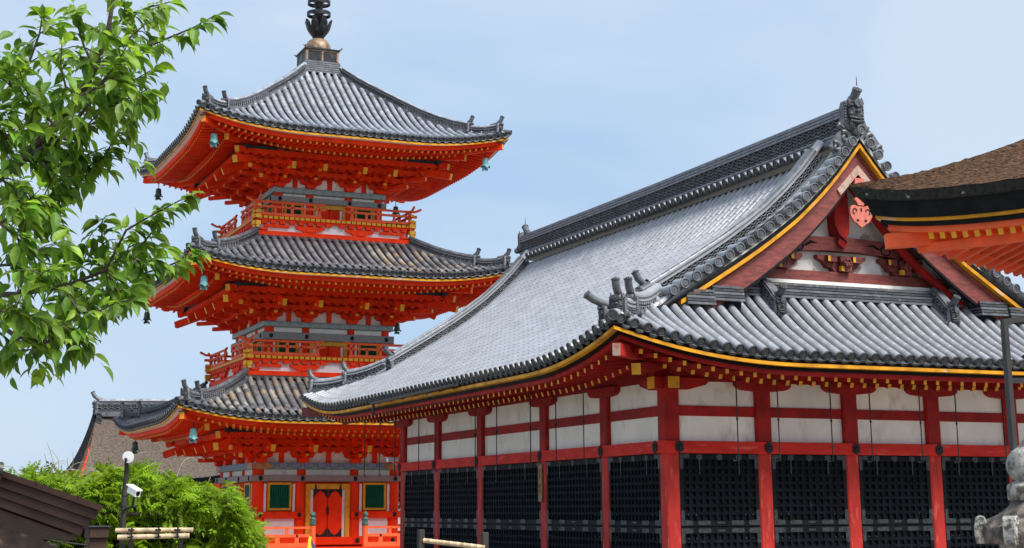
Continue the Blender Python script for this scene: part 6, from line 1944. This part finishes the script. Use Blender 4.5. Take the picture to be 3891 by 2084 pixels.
# ================================================================== cherry tree overhanging from the left
cb0 = at(-700, 1500, 8.6)
CH = thing('cherry_tree', 'leafy cherry tree with drooping pointed leaves overhanging the pagoda view', 'tree', (cb0.x, cb0.y, -.35))
lm = MB(); n = 9; rows = []
for i in range(n):                                       # one leaf: folded along its midrib, drooping, drawn-out tip
    t = i / (n - 1); w = .0255 * (math.sin(math.pi * min(1, t * 1.04) ** .8) ** .9) * (1 if t < .8 else (1 - (t - .8) / .2) ** .6 + .02)
    y = .105 * t; zc_ = -.028 * t * t - .012 * t ** 4
    rows.append([(-w, y, zc_ + w * .32), (-w * .5, y, zc_ + w * .05), (0, y, zc_ - w * .12), (w * .5, y, zc_ + w * .05), (w, y, zc_ + w * .32)])
lm.grid(rows)
lm.tube([(0, -.022, .006), (0, -.01, .003), (0, .003, 0)], .0012, 4)
leafA = lm.mesh('leaf', LEAF, True); leafB = leafA.copy(); leafB.name = 'leaf'; leafB.materials.clear(); leafB.materials.append(LEAF_D)
def V_(x, y, d=8.0): return at(x, y, d)
# limbs and twigs: picture points with the distance of each; leaves hang along the twigs
limbs = [([(-700, 1500, 8.6), (-420, 1050, 8.5), (-120, 760, 8.3), (80, 610, 8.2), (210, 480, 8.1), (300, 370, 8.1), (360, 260, 8.0), (410, 120, 8.0), (440, -60, 8.0)], .040),
         ([(80, 610, 8.2), (240, 520, 8.0), (350, 380, 7.9), (410, 290, 7.9), (500, 205, 7.9)], .014),
         ([(-420, 1050, 8.5), (-150, 1120, 8.3), (60, 1120, 8.1), (240, 1090, 8.0), (400, 1030, 7.9), (480, 960, 7.8)], .022),
         ([(-420, 1050, 8.5), (-100, 900, 8.0), (0, 850, 7.7), (90, 790, 7.6)], .02),
         ([(-150, 1120, 8.3), (60, 1280, 7.8), (180, 1300, 7.7), (250, 1300, 7.7)], .016),
         ([(-120, 760, 8.3), (-60, 450, 8.1), (40, 330, 8.0), (110, 240, 7.9), (140, 150, 7.9)], .014)]
twigs = [[(500, 205), (584, 168), (672, 132), (735, 105), (812, 62)], [(360, 260), (430, 200), (520, 120), (590, 60)], [(300, 370), (250, 330), (230, 250), (235, 170)], [(410, 290), (440, 330), (520, 300), (570, 270)],
         [(240, 520), (330, 480), (420, 440), (480, 430)], [(210, 480), (150, 420), (90, 330), (75, 270)], [(80, 610), (160, 620), (250, 600), (330, 590), (400, 560)], [(350, 380), (430, 400), (500, 370), (560, 340)],
         [(360, 260), (320, 180), (290, 80), (280, 20)], [(410, 120), (480, 60), (560, 30), (640, 10)], [(80, 610), (20, 560), (-20, 480), (20, 430)], [(160, 620), (220, 680), (250, 720)], [(250, 600), (330, 640), (400, 590), (450, 500)],
         [(40, 330), (20, 240), (50, 190)], [(110, 240), (150, 130), (160, 60)], [(0, 680), (60, 720), (110, 740)], [(300, 370), (370, 330), (440, 250), (480, 180)], [(80, 610), (130, 560), (190, 530), (250, 440)],
         [(400, 1030), (479, 876), (562, 827), (655, 777), (722, 742)], [(480, 960), (540, 930), (580, 880), (600, 840)], [(240, 1090), (413, 1052), (540, 1041), (633, 1014), (700, 985), (745, 960)], [(240, 1090), (300, 1190), (380, 1180), (457, 1146), (510, 1140)],
         [(400, 1030), (390, 930), (385, 850), (395, 830)], [(400, 1030), (330, 960), (260, 950)], [(60, 1120), (150, 1040), (230, 1010)], [(90, 790), (160, 760), (230, 740)], [(90, 790), (130, 850), (210, 860)], [(0, 850), (60, 900), (120, 960), (160, 1000)],
         [(240, 1090), (300, 1110), (350, 1160), (370, 1200)], [(180, 1300), (240, 1260), (310, 1280), (330, 1310)], [(60, 1300), (120, 1240), (200, 1230), (290, 1250)], [(180, 1300), (120, 1330), (60, 1330)], [(-20, 1180), (50, 1190), (110, 1200)], [(0, 1010), (70, 1000), (130, 1060)],
         [(480, 960), (520, 990), (560, 1000), (590, 980)], [(-60, 450), (20, 520), (100, 480)], [(-20, 1250), (40, 1300), (30, 1340)], [(90, 790), (60, 740), (70, 690)], [(413, 1052), (450, 1110), (500, 1090)], [(160, 1000), (260, 1180), (310, 1150)]]
sk = MB()
for pts, r in limbs:
    P_ = [at(*p) for p in pts]
    sk.tube(P_, [r * (1 - .78 * i / (len(P_) - 1)) for i in range(len(P_))], 8)
leaves = []
def hang(p, along, k, big=1.0):
    side = -1 if k % 2 else 1
    out_ = along.normalized(); rt = _R * 1.0
    d = out_ * rng.uniform(.25, .9) + Vector((rng.normal(0, .5), rng.normal(0, .5), 0)) * .8 + Vector((0, 0, rng.uniform(-.8, .15))) + _R * rng.uniform(-.2, .5)
    up = Vector((rng.normal(0, .45), rng.normal(-.25, .45), 1))
    sc_ = big * rng.uniform(.66, 1.08)
    st = d.normalized() * .024 * sc_
    leaves.append((frame(p + st, d, up) @ Matrix.Scale(sc_, 4), p))
tw_d = {}
for ti, tw in enumerate(twigs):
    d0 = 7.9 + .35 * math.sin(ti * 2.3)
    if min(p[0] for p in tw) < 130 and tw[0][1] > 650: d0 -= .25
    P_ = [at(p[0], p[1], d0 - .04 * i) for i, p in enumerate(tw)]
    r0 = .0075
    sk.tube(P_, [r0 * (1 - .7 * i / (len(P_) - 1)) for i in range(len(P_))], 6)
    L = sum((P_[i + 1] - P_[i]).length for i in range(len(P_) - 1)); n_ = max(5, int(L / .0175))
    for k in range(n_):
        t = (k + .6) / n_; q = t * (len(P_) - 1); i = min(int(q), len(P_) - 2); p = P_[i].lerp(P_[i + 1], q - i)
        hang(p, P_[i + 1] - P_[i], k)
        if k % 3 == 0: hang(p, P_[i + 1] - P_[i], k + 1)
    for k in range(2): hang(P_[-1], P_[-1] - P_[-2], k)
    if ti not in (0, 18, 20, 21):                         # short spurs with leaf tufts
        for k in range(5):
            a = P_[rng.integers(0, len(P_) - 1)]; e = a + Vector((rng.normal(.03, .07), rng.normal(0, .1), rng.normal(0, .07)))
            sk.tube([a, a.lerp(e, .5) + Vector((0, 0, .01)), e], [.004, .003, .002], 5)
            for q in range(6): hang(e if q % 2 else a.lerp(e, .6), e - a, q)
for pts, r in limbs:                                     # foliage close to the limbs, filling the inside of the crown
    P_ = [at(*p) for p in pts]
    for i in range(len(P_) - 1):
        if pts[i + 1][0] < -150: continue
        for k in range(21):
            a = P_[i].lerp(P_[i + 1], rng.random()); e = a + Vector((rng.normal(.02, .1), rng.normal(.05, .16), rng.normal(-.03, .09)))
            hang(e, e - a, k)
sk.build('branches', TWIG, CH, True)
tk = MB(); tk.tube([(cb0.x - .5, cb0.y, -.35), (cb0.x - .4, cb0.y, 1.0), (cb0.x - .1, cb0.y, cb0.z), at(-420, 1050, 8.5)], [.17, .14, .08, .045], 12); tk.build('trunk', TWIG, CH, True)
leaves.sort(key=lambda q: (q[1] - CAM).dot(_F))
front = leaves[:]; random.shuffle(front)
for m4, p in front[:290]: link('leaf', leafA if rng.random() < .62 else leafB, CH, m4)
restL = [m for m, p in front[290:]]; cut = int(len(restL) * .55)
joined('foliage', leafA, restL[:cut], LEAF, CH); joined('foliage', leafB, restL[cut:], LEAF_D, CH)
